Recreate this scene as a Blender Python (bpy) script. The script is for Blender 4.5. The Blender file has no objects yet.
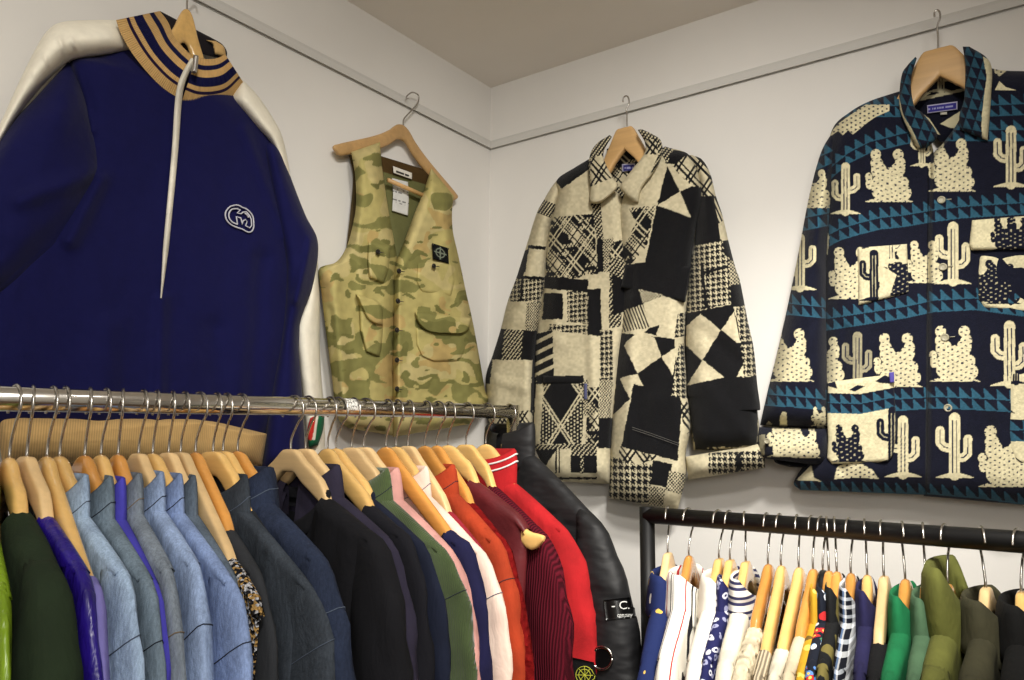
import bpy, math, random
import numpy as np
from mathutils import Vector, Matrix, Euler

random.seed(7)
RNG = np.random.default_rng(7)
scene = bpy.context.scene
COL = scene.collection

# ----------------------------------------------------------------- camera
F, CX, CY = 801.0, 512.0, 340.0
def _n(v):
    v = np.array(v, float)
    return v / np.linalg.norm(v)
eY = _n((588, -117, -801))
eX = _n((1112, 104, 801))
eX = _n(eX - eX.dot(eY) * eY)
eZ = np.cross(eX, eY)
M = np.column_stack((eX, eY, eZ))            # world -> camera
EYE_Z = 1.55
_k = M.T @ (2.0 * np.array(((490.3 - CX) / F, -(150.4 - CY) / F, -1.0)))
RAIL_Z = EYE_Z + _k[2]                        # underside of the picture rail in the corner
CAM = np.array((-_k[0], -_k[1], EYE_Z))
CEIL_Z = None

def rays(px, py):
    px = np.asarray(px, float); py = np.asarray(py, float)
    d = np.stack(((px - CX) / F, -(py - CY) / F, -np.ones_like(px)), -1)
    return d @ M                              # = M.T @ d
def on_wall(px, py, wall, w):
    """point of the plane standing w metres in front of a wall ('L' or 'R')"""
    d = rays(px, py)
    w = np.asarray(w, float)
    if wall == 'R':
        t = (-w - CAM[1]) / d[..., 1]
    else:
        t = (w - CAM[0]) / d[..., 0]
    return CAM + d * t[..., None]
def at_depth(px, py, depth):
    return CAM + rays(px, py) * depth
def proj(p):
    c = (np.asarray(p, float) - CAM) @ M.T
    return np.array((CX - F * c[..., 0] / c[..., 2], CY + F * c[..., 1] / c[..., 2]))

_c = rays(493.8, 87.9)
CEIL_Z = float(EYE_Z + _c[2] * np.hypot(CAM[0], CAM[1]) / np.hypot(_c[0], _c[1]))

cam_data = bpy.data.cameras.new('camera')
cam_data.sensor_width = 36.0
cam_data.lens = F / 1024 * 36.0
cam_data.clip_start = 0.02
cam = bpy.data.objects.new('camera', cam_data)
COL.objects.link(cam)
R4 = np.eye(4); R4[:3, :3] = M.T; R4[:3, 3] = CAM
cam.matrix_world = Matrix(R4.tolist())
scene.camera = cam

# ----------------------------------------------------------------- colour + materials
def lin(c):
    c = np.asarray(c, float)
    if c.max() > 1.001: c = c / 255.0
    return np.where(c <= 0.04045, c / 12.92, ((c + 0.055) / 1.055) ** 2.4)
def L4(c): return (*[float(x) for x in lin(c)], 1.0)

class NT:
    def __init__(s, name):
        s.m = bpy.data.materials.new(name); s.m.use_nodes = True
        s.t = s.m.node_tree; s.b = s.t.nodes['Principled BSDF']
        s.tc = s.t.nodes.new('ShaderNodeTexCoord')
    def node(s, typ, **kw):
        n = s.t.nodes.new(typ)
        for k, v in kw.items():
            if k in n.inputs: n.inputs[k].default_value = v
            else: setattr(n, k, v)
        return n
    def link(s, a, b): s.t.links.new(a, b)
    def mapped(s, scale=(1, 1, 1), rot=(0, 0, 0)):
        n = s.node('ShaderNodeMapping'); n.inputs['Scale'].default_value = scale; n.inputs['Rotation'].default_value = rot
        s.link(s.tc.outputs['Object'], n.inputs['Vector']); return n.outputs[0]
    def noise(s, scale, detail=3, rough=.55, vec=None, dist=0.0):
        n = s.node('ShaderNodeTexNoise', Scale=scale, Detail=detail, Roughness=rough, Distortion=dist)
        s.link(vec or s.tc.outputs['Object'], n.inputs['Vector']); return n.outputs['Fac']
    def voronoi(s, scale, vec=None, feature='F1'):
        n = s.node('ShaderNodeTexVoronoi', Scale=scale, feature=feature)
        s.link(vec or s.tc.outputs['Object'], n.inputs['Vector']); return n
    def wave(s, scale, direction='X', dist=0.0, vec=None, profile='SIN', dscale=2.0):
        n = s.node('ShaderNodeTexWave', Scale=scale, Distortion=dist, bands_direction=direction, wave_profile=profile)
        n.inputs['Detail Scale'].default_value = dscale
        s.link(vec or s.tc.outputs['Object'], n.inputs['Vector']); return n.outputs['Fac']
    def ramp(s, fac, stops, interp='LINEAR'):
        n = s.node('ShaderNodeValToRGB'); cr = n.color_ramp; cr.interpolation = interp
        while len(cr.elements) < len(stops): cr.elements.new(0.5)
        for e, (p, c) in zip(cr.elements, stops): e.position = p; e.color = L4(c)
        s.link(fac, n.inputs[0]); return n.outputs[0]
    def mix(s, fac, a, b, mode='MIX'):
        n = s.node('ShaderNodeMix', data_type='RGBA', blend_type=mode)
        for i, v in ((0, fac), (6, a), (7, b)):
            if isinstance(v, (int, float)): n.inputs[i].default_value = v
            elif isinstance(v, (tuple, list)): n.inputs[i].default_value = L4(v)
            else: s.link(v, n.inputs[i])
        return n.outputs[2]
    def math(s, op, a, b=0.0):
        n = s.node('ShaderNodeMath', operation=op)
        for i, v in ((0, a), (1, b)):
            if isinstance(v, (int, float)): n.inputs[i].default_value = v
            else: s.link(v, n.inputs[i])
        return n.outputs[0]
    def bump(s, h, strength=.3, dist=.002, prev=None):
        n = s.node('ShaderNodeBump', Strength=strength, Distance=dist)
        s.link(h, n.inputs['Height'])
        if prev: s.link(prev, n.inputs['Normal'])
        return n.outputs[0]
    def done(s, color, rough=.9, normal=None, metallic=0.0, sheen=0.0, spec=.3, coat=0.0):
        b = s.b
        if isinstance(color, (tuple, list)): b.inputs['Base Color'].default_value = L4(color)
        else: s.link(color, b.inputs['Base Color'])
        if isinstance(rough, (int, float)): b.inputs['Roughness'].default_value = rough
        else: s.link(rough, b.inputs['Roughness'])
        b.inputs['Metallic'].default_value = metallic
        b.inputs['Specular IOR Level'].default_value = spec
        b.inputs['Sheen Weight'].default_value = sheen
        b.inputs['Coat Weight'].default_value = coat
        if normal: s.link(normal, b.inputs['Normal'])
        return s.m

def shade(c, k): return tuple(min(255, max(0, x * k)) for x in c)

def fabric(name, c, kind='plain', c2=None, rough=.92, **kw):
    n = NT(name)
    weave = n.noise(900, 2, .6)
    if kind == 'plain':
        col = n.ramp(n.noise(kw.get('scale', 14), 4), [(.3, shade(c, .86)), (.7, shade(c, 1.1))])
        return n.done(col, rough, n.bump(n.noise(20, 4, .55, n.mapped((1, 1, .5)), .6), .55, .010, n.bump(weave, .25, .001)), sheen=kw.get('sheen', 0.0), spec=.2)
    if kind == 'denim':
        fade = n.noise(9, 4, .6, n.mapped((1, 1, .45)), 1.0)
        col = n.ramp(fade, [(.28, shade(c, .74)), (.5, c), (.72, shade(c, 1.25))])
        grain = n.ramp(n.noise(420, 2, .7, n.mapped((1, 1, .35))), [(.3, shade((255, 255, 255), .78)), (.7, (255, 255, 255))])
        return n.done(n.mix(.8, col, grain, 'MULTIPLY'), .95, n.bump(n.noise(24, 4, .6, n.mapped((1, 1, .6)), .5), .5, .010, n.bump(weave, .4, .0012)), spec=.15)
    if kind == 'satin':
        wr = n.noise(42, 3, .55, n.mapped((1.4, 1.4, .7)), .8)
        col = n.ramp(n.noise(12, 3), [(.3, shade(c, .75)), (.7, shade(c, 1.1))])
        return n.done(col, kw.get('r', .33), n.bump(wr, .45, .008), spec=.45)
    if kind == 'nylon':
        col = n.ramp(n.noise(10, 3), [(.3, shade(c, .8)), (.7, shade(c, 1.15))])
        return n.done(col, .62, n.bump(n.noise(13, 2, .5, n.mapped((1, 1, 2.2))), .7, .016), spec=.4)
    if kind == 'leather':
        col = n.ramp(n.noise(10, 3), [(.3, shade(c, .8)), (.7, shade(c, 1.15))])
        return n.done(col, .48, n.bump(n.noise(20, 3), .5, .006, n.bump(n.voronoi(260).outputs['Distance'], .15, .001)), spec=.35)
    if kind == 'knit':
        rib = n.wave(kw.get('scale', 55), kw.get('dir', 'X'))
        col = n.ramp(rib, [(.1, shade(c, .62)), (.7, c)])
        return n.done(col, .95, n.bump(rib, .6, .003, n.bump(weave, .4, .0015)), spec=.1)
    if kind == 'boucle':
        v = n.voronoi(kw.get('scale', 150))
        sep = n.node('ShaderNodeSeparateColor'); n.link(v.outputs['Color'], sep.inputs[0])
        col = n.ramp(sep.outputs[0], [(0, c), (.42, c2 or shade(c, 2)), (.7, kw.get('c3', shade(c, 3)))], 'CONSTANT')
        return n.done(col, .95, n.bump(v.outputs['Distance'], .9, .006), spec=.1)
    if kind == 'sherpa':
        v = n.voronoi(kw.get('scale', 95), n.mapped((1, 1, 1)), 'SMOOTH_F1')
        col = n.ramp(v.outputs['Distance'], [(0, shade(c, 1.06)), (.75, shade(c, .82))])
        return n.done(col, .98, n.bump(v.outputs['Distance'], 1.0, -.008, n.bump(n.noise(300, 3), .5, .003)), spec=.05)
    if kind == 'stripes':
        vec = n.mapped((1, 1, 1), kw.get('rot', (0, 0, 0)))
        w = n.wave(kw.get('scale', 10), kw.get('dir', 'X'), kw.get('dist', .6), vec, 'SAW')
        col = n.ramp(w, kw['stops'], 'CONSTANT')
        return n.done(col, .9, n.bump(n.noise(24, 3), .4, .006, n.bump(weave, .2, .001)), spec=.15)
    if kind == 'plaid':
        vec = n.mapped((1, 1, 1), kw.get('rot', (0, 0, 0)))
        a = n.ramp(n.wave(kw.get('scale', 11), 'Y', 0.4, vec, 'SAW'), kw['sa'], 'CONSTANT')
        b = n.ramp(n.wave(kw.get('scale', 11), 'Z', 0.4, vec, 'SAW'), kw['sb'], 'CONSTANT')
        return n.done(n.mix(.5, a, b), .9, n.bump(n.noise(24, 3), .4, .006, n.bump(weave, .2, .001)), spec=.15)
    if kind == 'print':      # scattered motifs on a plain ground
        warp = n.noise(30, 2, .5)
        vec = n.node('ShaderNodeVectorMath', operation='MULTIPLY_ADD')
        nz = n.node('ShaderNodeTexNoise', Scale=28.0, Detail=2.0); n.link(n.tc.outputs['Object'], nz.inputs['Vector'])
        n.link(nz.outputs['Color'], vec.inputs[0]); vec.inputs[1].default_value = (kw.get('warp', .02),) * 3
        n.link(n.mapped(kw.get('stretch', (1, 1, 1)), kw.get('rot', (0, 0, 0))), vec.inputs[2])
        v = n.voronoi(kw.get('scale', 30), vec.outputs[0])
        sep = n.node('ShaderNodeSeparateColor'); n.link(v.outputs['Color'], sep.inputs[0])
        motif = n.ramp(sep.outputs[0], kw['motifs'], 'CONSTANT')
        size = kw.get('size', .3)
        mask = n.math('LESS_THAN', v.outputs['Distance'], size)
        pick = n.math('GREATER_THAN', sep.outputs[1], kw.get('skip', .3))
        col = n.mix(n.math('MULTIPLY', mask, pick), c, motif)
        if 'core' in kw:
            core = n.math('MULTIPLY', n.math('LESS_THAN', v.outputs['Distance'], size * .42), pick)
            col = n.mix(core, col, kw['core'])
        return n.done(col, .88, n.bump(n.noise(24, 3), .4, .006, n.bump(weave, .2, .001)), spec=.2)
    if kind == 'cord':
        w = n.wave(130, 'X')
        col = n.ramp(n.noise(12, 3), [(.3, shade(c, .8)), (.7, shade(c, 1.15))])
        return n.done(col, .95, n.bump(w, .5, .002, n.bump(n.noise(20, 3), .4, .006)), sheen=.25, spec=.1)
    raise ValueError(kind)

def painted_cloth(name, bump=.0012, rough=.95, sheen=0.0):
    """woven cloth whose pattern is stored as a colour attribute of the mesh"""
    n = NT(name)
    a = n.node('ShaderNodeVertexColor', layer_name='Col')
    var = n.ramp(n.noise(60, 3), [(.3, (244, 244, 244)), (.7, (255, 255, 255))])
    col = n.mix(1.0, a.outputs[0], var, 'MULTIPLY')
    return n.done(col, rough, n.bump(n.noise(16, 3), .35, .01, n.bump(n.noise(500, 3, .7), .6, bump)), spec=.12, sheen=sheen)

def wood(name, c, gloss, grain=.8):
    n = NT(name)
    broad = n.noise(5, 3, .5, n.mapped((.5, 3, 3)), .6)
    fine = n.noise(70, 3, .6, n.mapped((.08, 1.4, 1.4)))
    tone = n.ramp(broad, [(.3, shade(c, 1.05)), (.7, shade(c, .5 + grain * .5))])
    col = n.mix(.35, tone, n.ramp(fine, [(.3, shade(c, .84)), (.7, shade(c, 1.06))]))
    inf = n.node('ShaderNodeObjectInfo')
    hsv = n.node('ShaderNodeHueSaturation'); n.link(col, hsv.inputs['Color'])
    mad = n.node('ShaderNodeMath', operation='MULTIPLY_ADD'); n.link(inf.outputs['Random'], mad.inputs[0])
    mad.inputs[1].default_value = .28; mad.inputs[2].default_value = .88
    n.link(mad.outputs[0], hsv.inputs['Value'])
    return n.done(hsv.outputs[0], gloss, None, spec=.5, coat=.6 if gloss < .4 else .1)

def metal(name, c, rough):
    n = NT(name)
    return n.done(c, n.math('MULTIPLY_ADD', n.noise(40, 2), .1), None, metallic=1.0) if rough is None else n.done(n.ramp(n.noise(25, 2), [(.3, shade(c, .92)), (.7, c)]), rough, metallic=1.0)

def plaster(name, c):
    n = NT(name)
    col = n.ramp(n.noise(2.2, 4), [(.3, shade(c, .975)), (.7, shade(c, 1.01))])
    return n.done(col, .9, n.bump(n.noise(180, 3), .12, .001), spec=.2)

# ----------------------------------------------------------------- mesh helpers
ORG = {}
def link(o, parent=None):
    COL.objects.link(o)
    if parent is not None: o.parent = parent
    return o
def mk(name, V, quads=None, mat=None, parent=None, ngons=None, col=None, smooth=True, local=False):
    """one mesh object; V in world coordinates unless local"""
    V = np.asarray(V, float).reshape(-1, 3)
    org = np.zeros(3)
    if parent is not None and not local:
        org = ORG.get(parent.name, np.zeros(3))
    me = bpy.data.meshes.new(name)
    li, ls = [], []
    n0 = 0
    if quads is not None and len(quads):
        q = np.asarray(quads, np.int32)
        li.append(q.ravel()); ls.append(np.arange(len(q)) * q.shape[1]); n0 = q.size
    for g in (ngons or []):
        ls.append(np.array([n0])); li.append(np.array(g, np.int32)); n0 += len(g)
    li = np.concatenate(li).astype(np.int32); ls = np.concatenate(ls).astype(np.int32)
    me.vertices.add(len(V)); me.vertices.foreach_set('co', (V - org).astype(np.float32).ravel())
    me.loops.add(len(li)); me.loops.foreach_set('vertex_index', li)
    me.polygons.add(len(ls)); me.polygons.foreach_set('loop_start', ls)
    me.polygons.foreach_set('use_smooth', np.full(len(ls), smooth))
    me.update(calc_edges=True); me.validate()
    if col is not None:
        a = me.color_attributes.new('Col', 'FLOAT_COLOR', 'POINT')
        c = np.ones((len(V), 4), np.float32); c[:, :3] = lin_arr(col)
        a.data.foreach_set('color', c.ravel())
    if mat is not None: me.materials.append(mat)
    o = bpy.data.objects.new(name, me)
    link(o, parent)
    if parent is not None: ORG[o.name] = org
    else: ORG[o.name] = np.zeros(3)
    return o
def lin_arr(c):
    c = np.clip(np.asarray(c, float).reshape(-1, 3) / 255.0, 0, 1)
    return np.where(c <= 0.04045, c / 12.92, ((c + 0.055) / 1.055) ** 2.4)

def gquads(r, c, off=0, wrap_c=False, flip=False):
    i, j = np.meshgrid(np.arange(r - 1), np.arange(c if wrap_c else c - 1), indexing='ij')
    j2 = (j + 1) % c
    q = np.stack((i * c + j, i * c + j2, (i + 1) * c + j2, (i + 1) * c + j), -1).reshape(-1, 4) + off
    return q[:, ::-1] if flip else q

def tag(o, label, cat, group=None, kind=None):
    o['label'] = label; o['category'] = cat
    if group: o['group'] = group
    if kind: o['kind'] = kind
    return o
def empty(name, loc=(0, 0, 0), yaw=0.0):
    o = bpy.data.objects.new(name, None); COL.objects.link(o)
    o.empty_display_size = .05
    o.location = [float(x) for x in loc]; o.rotation_euler = (0, 0, yaw)
    ORG[o.name] = np.array(loc, float)
    return o
class Geo:
    """gathers simple solids into one mesh"""
    def __init__(s): s.V = []; s.Q = []; s.N = []; s.n = 0
    def add(s, V, Q=None, N=None):
        V = np.asarray(V, float).reshape(-1, 3)
        if Q is not None: s.Q += [tuple(int(k) + s.n for k in q) for q in Q]
        if N is not None: s.N += [tuple(int(k) + s.n for k in q) for q in N]
        s.V.append(V); s.n += len(V); return s
    def box(s, lo, hi):
        x0, y0, z0 = lo; x1, y1, z1 = hi
        V = [(x, y, z) for z in (z0, z1) for x, y in ((x0, y0), (x1, y0), (x1, y1), (x0, y1))]
        return s.add(V, [(3, 2, 1, 0), (4, 5, 6, 7), (0, 1, 5, 4), (1, 2, 6, 5), (2, 3, 7, 6), (3, 0, 4, 7)])
    def tube(s, pts, r, seg=8, cap=True):
        P = np.asarray(pts, float); n = len(P)
        r = np.full(n, r) if np.isscalar(r) else np.asarray(r)
        T = np.gradient(P, axis=0); T /= np.linalg.norm(T, axis=1)[:, None] + 1e-12
        a = np.array((0, 0, 1.0)) if abs(T[0][2]) < .9 else np.array((1.0, 0, 0))
        u = np.cross(T[0], a); u /= np.linalg.norm(u); rows = []
        th = np.linspace(0, 2 * math.pi, seg, endpoint=False)
        for k in range(n):
            u = u - T[k] * u.dot(T[k]); u /= np.linalg.norm(u); v = np.cross(T[k], u)
            rows.append(P[k] + r[k] * (np.cos(th)[:, None] * u + np.sin(th)[:, None] * v))
        V = np.concatenate(rows)
        N = [tuple(range(seg))[::-1], tuple(range((n - 1) * seg, n * seg))] if cap else None
        return s.add(V, gquads(n, seg, 0, True), N)
    def build(s, name, mat, parent=None, local=False, smooth=True):
        V = np.concatenate(s.V)
        return mk(name, V, None if not s.Q else np.array(s.Q), mat, parent, s.N, None, smooth, local)

def vnoise(x, y, seed=0):
    """smooth value noise in [-1, 1]"""
    x = np.asarray(x, float); y = np.asarray(y, float)
    xi = np.floor(x).astype(np.int64); yi = np.floor(y).astype(np.int64)
    fx = x - xi; fy = y - yi
    fx = fx * fx * (3 - 2 * fx); fy = fy * fy * (3 - 2 * fy)
    def h(a, b):
        k = (a * 374761393 + b * 668265263 + seed * 1442695041) & 0xffffffff
        k = ((k ^ (k >> 13)) * 1274126177) & 0xffffffff
        return ((k ^ (k >> 16)) & 0xffff) / 32767.5 - 1
    a = h(xi, yi); b = h(xi + 1, yi); c = h(xi, yi + 1); d = h(xi + 1, yi + 1)
    return (a * (1 - fx) + b * fx) * (1 - fy) + (c * (1 - fx) + d * fx) * fy
def fbm(x, y, seed=0, oct=3):
    s = 0; a = 1; t = 0
    for k in range(oct):
        s = s + a * vnoise(x * 2 ** k, y * 2 ** k, seed + k * 17); t += a; a *= .5
    return s / t

def catmull(P, n=12):
    P = np.asarray(P, float)
    if len(P) < 3: return P
    Q = np.vstack((2 * P[0] - P[1], P, 2 * P[-1] - P[-2])); out = []
    for i in range(1, len(Q) - 2):
        p0, p1, p2, p3 = Q[i - 1:i + 3]
        for t in np.linspace(0, 1, n, endpoint=False):
            out.append(.5 * ((2 * p1) + (-p0 + p2) * t + (2 * p0 - 5 * p1 + 4 * p2 - p3) * t * t + (-p0 + 3 * p1 - 3 * p2 + p3) * t ** 3))
    out.append(Q[-2]); return np.array(out)
def resample(P, n):
    P = np.asarray(P, float)
    d = np.concatenate(([0], np.cumsum(np.linalg.norm(np.diff(P, axis=0), axis=1))))
    t = np.linspace(0, d[-1], n)
    return np.stack([np.interp(t, d, P[:, k]) for k in range(P.shape[1])], -1)
def plen(P):
    return float(np.linalg.norm(np.diff(np.asarray(P, float), axis=0), axis=1).sum())
def inpoly(X, Y, poly):
    P = np.asarray(poly, float); out = np.zeros(X.shape, bool); n = len(P)
    bx = (X >= P[:, 0].min()) & (X <= P[:, 0].max()) & (Y >= P[:, 1].min()) & (Y <= P[:, 1].max())
    x = X[bx]; y = Y[bx]; r = np.zeros(x.shape, bool)
    for i in range(n):
        x1, y1 = P[i]; x2, y2 = P[(i + 1) % n]
        if y1 == y2: continue
        r ^= ((y1 > y) != (y2 > y)) & (x < (x2 - x1) * (y - y1) / (y2 - y1) + x1)
    out[bx] = r; return out
def segdist(X, Y, a, b):
    ax, ay = a; bx, by = b; dx, dy = bx - ax, by - ay
    t = np.clip(((X - ax) * dx + (Y - ay) * dy) / (dx * dx + dy * dy), 0, 1)
    return np.hypot(X - ax - t * dx, Y - ay - t * dy), t

def sheet(name, mat, parent, wall, left, right, base, relief, R=.03, res=1.0, folds=(), color=None, ripple=(0, 20), th=.012, smooth=True, round_tb=(True, True), seed=1, RL=None):
    """a piece of cloth spread on a wall: the outline runs from left to right edge, row by row; it has a rounded front, real thickness and a back"""
    l = catmull(left) if smooth else np.asarray(left, float)
    r = catmull(right) if smooth else np.asarray(right, float)
    nr = max(4, int(max(plen(l), plen(r)) / res)); l = resample(l, nr); r = resample(r, nr)
    nc = max(4, int(np.linalg.norm(r - l, axis=1).max() / res))
    s = np.linspace(0, 1, nc)[None, :, None]
    P = l[:, None, :] + (r - l)[:, None, :] * s
    X, Y = P[..., 0], P[..., 1]
    B = on_wall(X, Y, wall, np.full(X.shape, base))
    wd = np.linalg.norm(B[:, -1] - B[:, 0], axis=1)[:, None]
    ht = np.linalg.norm(B[-1] - B[0], axis=1)[None, :]
    ss = np.linspace(0, 1, nc)[None, :]; tt = np.linspace(0, 1, nr)[:, None]
    de = np.minimum(ss, 1 - ss) * wd
    ra, rb = RL or (R, R)
    pr = np.sqrt(1 - (1 - np.clip(ss * wd / ra, 0, 1)) ** 2) * np.sqrt(1 - (1 - np.clip((1 - ss) * wd / rb, 0, 1)) ** 2)
    if round_tb[0]: pr = pr * np.sqrt(1 - (1 - np.clip(tt * ht / R, 0, 1)) ** 2)
    if round_tb[1]: pr = pr * np.sqrt(1 - (1 - np.clip((1 - tt) * ht / R, 0, 1)) ** 2)
    w = base + relief * pr
    soft = np.clip(de / .02, 0, 1)
    for (x1, y1, x2, y2, sig, amp) in folds:
        d, t = segdist(X, Y, (x1, y1), (x2, y2))
        w = w + amp * np.exp(-(d / sig) ** 2) * soft
    if ripple[0]:
        w = w + ripple[0] * fbm(X / ripple[1], Y / (ripple[1] * 1.8), seed) * soft
    V = on_wall(X, Y, wall, w).reshape(-1, 3)
    lb = on_wall(l[:, 0], l[:, 1], wall, np.full(nr, base - th)); rb = on_wall(r[:, 0], r[:, 1], wall, np.full(nr, base - th))
    n = nr * nc
    V = np.vstack((V, lb, rb))
    Q = [gquads(nr, nc, flip=True)]
    i = np.arange(nr - 1)
    Q.append(np.stack((i * nc, (i + 1) * nc, n + i + 1, n + i), -1)[:, ::-1])
    Q.append(np.stack((i * nc + nc - 1, n + nr + i, n + nr + i + 1, (i + 1) * nc + nc - 1), -1)[:, ::-1])
    Q.append(np.stack((n + i, n + i + 1, n + nr + i + 1, n + nr + i), -1)[:, ::-1])
    ng = [list(range(nc)) + [n + nr, n], (list(range((nr - 1) * nc, nr * nc)) + [n + 2 * nr - 1, n + nr - 1])[::-1]]
    col = None
    if color is not None:
        U = B[..., 0] if wall == 'R' else -B[..., 1]
        c = np.asarray(color(X, Y, U, B[..., 2]), float).reshape(-1, 3)
        col = np.vstack((c, c.reshape(nr, nc, 3)[:, 0], c.reshape(nr, nc, 3)[:, -1]))
    return mk(name, V, np.vstack(Q), mat, parent, ng, col)

def wall_tube(name, mat, parent, wall, pts, w, r, smooth=True, seg=8):
    P = np.asarray(pts, float)
    if smooth: P = catmull(P, 8)
    W = on_wall(P[:, 0], P[:, 1], wall, np.full(len(P), w) if np.isscalar(w) else np.interp(np.linspace(0, 1, len(P)), np.linspace(0, 1, len(w)), w))
    return Geo().tube(W, r, seg).build(name, mat, parent)

def disc_on_wall(name, mat, parent, wall, px, py, w, r, th=.003, seg=20, holes=True):
    """a button: a low turned disc with a rim"""
    c = on_wall(np.array(px), np.array(py), wall, np.array(w))
    nrm = np.array((0, -1., 0)) if wall == 'R' else np.array((1., 0, 0))
    u = np.array((1., 0, 0)) if wall == 'R' else np.array((0, 1., 0)); v = np.array((0, 0, 1.))
    prof = [(0, .55), (.35, .5), (.62, .55), (.72, .95), (.85, 1.0), (1.0, .6), (1.0, -.6), (0, -.6)]
    a = np.linspace(0, 2 * math.pi, seg, endpoint=False)
    V = np.concatenate([c + nrm * th * h + r * max(q, .001) * (np.cos(a)[:, None] * u + np.sin(a)[:, None] * v) for q, h in prof])
    return mk(name, V, gquads(len(prof), seg, 0, True), mat, parent)
# ----------------------------------------------------------------- palette
M_wall = plaster('wall_paint', (224, 221, 216))
M_ceil = plaster('ceiling_paint', (236, 230, 222))
M_rail = plaster('rail_paint', (205, 203, 198))
M_floor = wood('floor_boards', (120, 92, 62), .5)
M_chrome = metal('chrome', (225, 222, 216), .17)
M_wire = metal('hook_wire', (196, 192, 186), .26)
M_black = NT('black_powder_coat'); M_black = M_black.done((9, 9, 10), .45, spec=.4)
M_rubber = NT('black_rubber'); M_rubber = M_rubber.done((20, 20, 20), .8)
W_beech = wood('pale_beech', (222, 188, 136), .42)
W_yellow = wood('yellow_lacquered_wood', (228, 184, 112), .17)
W_orange = wood('orange_lacquered_wood', (208, 146, 72), .15, .8)
W_tan = wood('tan_wood', (198, 158, 104), .5)
M_blackplastic = NT('black_plastic'); M_blackplastic = M_blackplastic.done((14, 14, 15), .35, spec=.5)

# ----------------------------------------------------------------- room
XR, YB = 3.5, -3.7
def struct(name, lo, hi, mat):
    o = Geo().box(lo, hi).build(name, mat, smooth=False); o['kind'] = 'structure'; return o
struct('floor', (-.1, YB - .1, -.1), (XR + .1, .1, 0), M_floor)
struct('ceiling', (-.1, YB - .1, CEIL_Z), (XR + .1, .1, CEIL_Z + .1), M_ceil)
struct('wall_left', (-.1, YB - .1, 0), (0, .1, CEIL_Z), M_wall)
struct('wall_right', (0, 0, 0), (XR + .1, .1, CEIL_Z), M_wall)
struct('wall_back', (0, YB - .1, 0), (XR, YB, CEIL_Z), M_wall)
struct('wall_side', (XR, YB - .1, 0), (XR + .1, 0, CEIL_Z), M_wall)
RT = .010
def rail(name, along):
    """picture rail: a shallow channel, open underneath"""
    prof = [(0, 0), (.0015, 0), (.0015, .017), (RT - .0025, .017), (RT - .0025, 0), (RT, 0), (RT, .014), (RT - .003, .021), (0, .023)]
    V = []; n = len(prof)
    for e in (0, 1):
        for d, z in prof:
            if along == 'L': V.append((d, -d if e == 0 else YB, RAIL_Z + z))
            else: V.append((d if e == 0 else XR, -d, RAIL_Z + z))
    o = mk(name, V, gquads(2, n, 0, True), M_rail, None, [list(range(n)), list(range(n, 2 * n))], smooth=False)
    o['kind'] = 'structure'; return o
rail('trim_1', 'L'); rail('trim_2', 'R')
def skirting(name, lo, hi):
    o = Geo().box(lo, hi).build(name, M_rail, smooth=False); o['kind'] = 'structure'
skirting('baseboard_left', (0, YB, 0), (.015, -.015, .1)); skirting('baseboard_right', (0, -.015, 0), (XR, 0, .1))

# ----------------------------------------------------------------- lamps
def area(name, loc, target, size, power, color):
    l = bpy.data.lights.new(name, 'AREA'); l.shape = 'DISK'; l.size = size; l.energy = power; l.color = color
    o = bpy.data.objects.new(name, l); COL.objects.link(o); o.location = loc
    o.rotation_euler = (Vector(target) - Vector(loc)).to_track_quat('-Z', 'Y').to_euler()
    return o
def spot(name, loc, target, r, power, color, ang, blend):
    l = bpy.data.lights.new(name, 'SPOT'); l.shadow_soft_size = r; l.energy = power; l.color = color
    l.spot_size = math.radians(ang); l.spot_blend = blend
    o = bpy.data.objects.new(name, l); COL.objects.link(o); o.location = loc
    o.rotation_euler = (Vector(target) - Vector(loc)).to_track_quat('-Z', 'Y').to_euler(); return o
spot('ceiling_spot', (1.15, -1.15, CEIL_Z - .08), (.42, -.05, 1.5), .07, 54, (1.0, .965, .90), 88, 1.0)
spot('ceiling_spot', (1.2, -.9, CEIL_Z - .08), (.58, 0, 1.15), .07, 68, (1.0, .965, .90), 62, 1.0)
spot('ceiling_spot', (1.55, -1.75, CEIL_Z - .08), (.1, -.85, 1.5), .07, 56, (1.0, .965, .90), 80, 1.0)
def globe(name, loc, r, power, color):
    l = bpy.data.lights.new(name, 'POINT'); l.shadow_soft_size = r; l.energy = power; l.color = color
    o = bpy.data.objects.new(name, l); COL.objects.link(o); o.location = loc; return o
globe('fill_globe', (1.8, -2.2, CEIL_Z - .6), .22, 29, (1.0, .965, .90))  # unseen fill light, added to brighten the ceiling and upper walls
w = bpy.data.worlds.new('world'); scene.world = w; w.use_nodes = True
w.node_tree.nodes['Background'].inputs[0].default_value = (1, .93, .84, 1)
w.node_tree.nodes['Background'].inputs[1].default_value = .05

scene.view_settings.view_transform = 'Standard'
scene.view_settings.look = 'None'
scene.view_settings.gamma = 1.0
scene.view_settings.use_curve_mapping = False
scene.view_settings.exposure = 0.0

# ----------------------------------------------------------------- rails for clothes
ROD = .0125
# chrome rod: runs along the left wall
A1 = at_depth(513, 412, 1.50)
d0 = rays(0, 398.5)
A0 = CAM + d0 * ((A1[0] - CAM[0]) / d0[0])
ldir = (A1 - A0) / np.linalg.norm(A1 - A0)
A0x = A0 - ldir * .35
L_H = ldir * np.array((1, 1, 0)); L_H /= np.linalg.norm(L_H)
# black rod
B0 = at_depth(647, 515, 1.25)
B1 = at_depth(1024, 546, .895); B1[2] = B0[2]
rdir = (B1 - B0) / np.linalg.norm(B1 - B0)
B1x = B0 + rdir * 1.15
R_H = rdir

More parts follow.
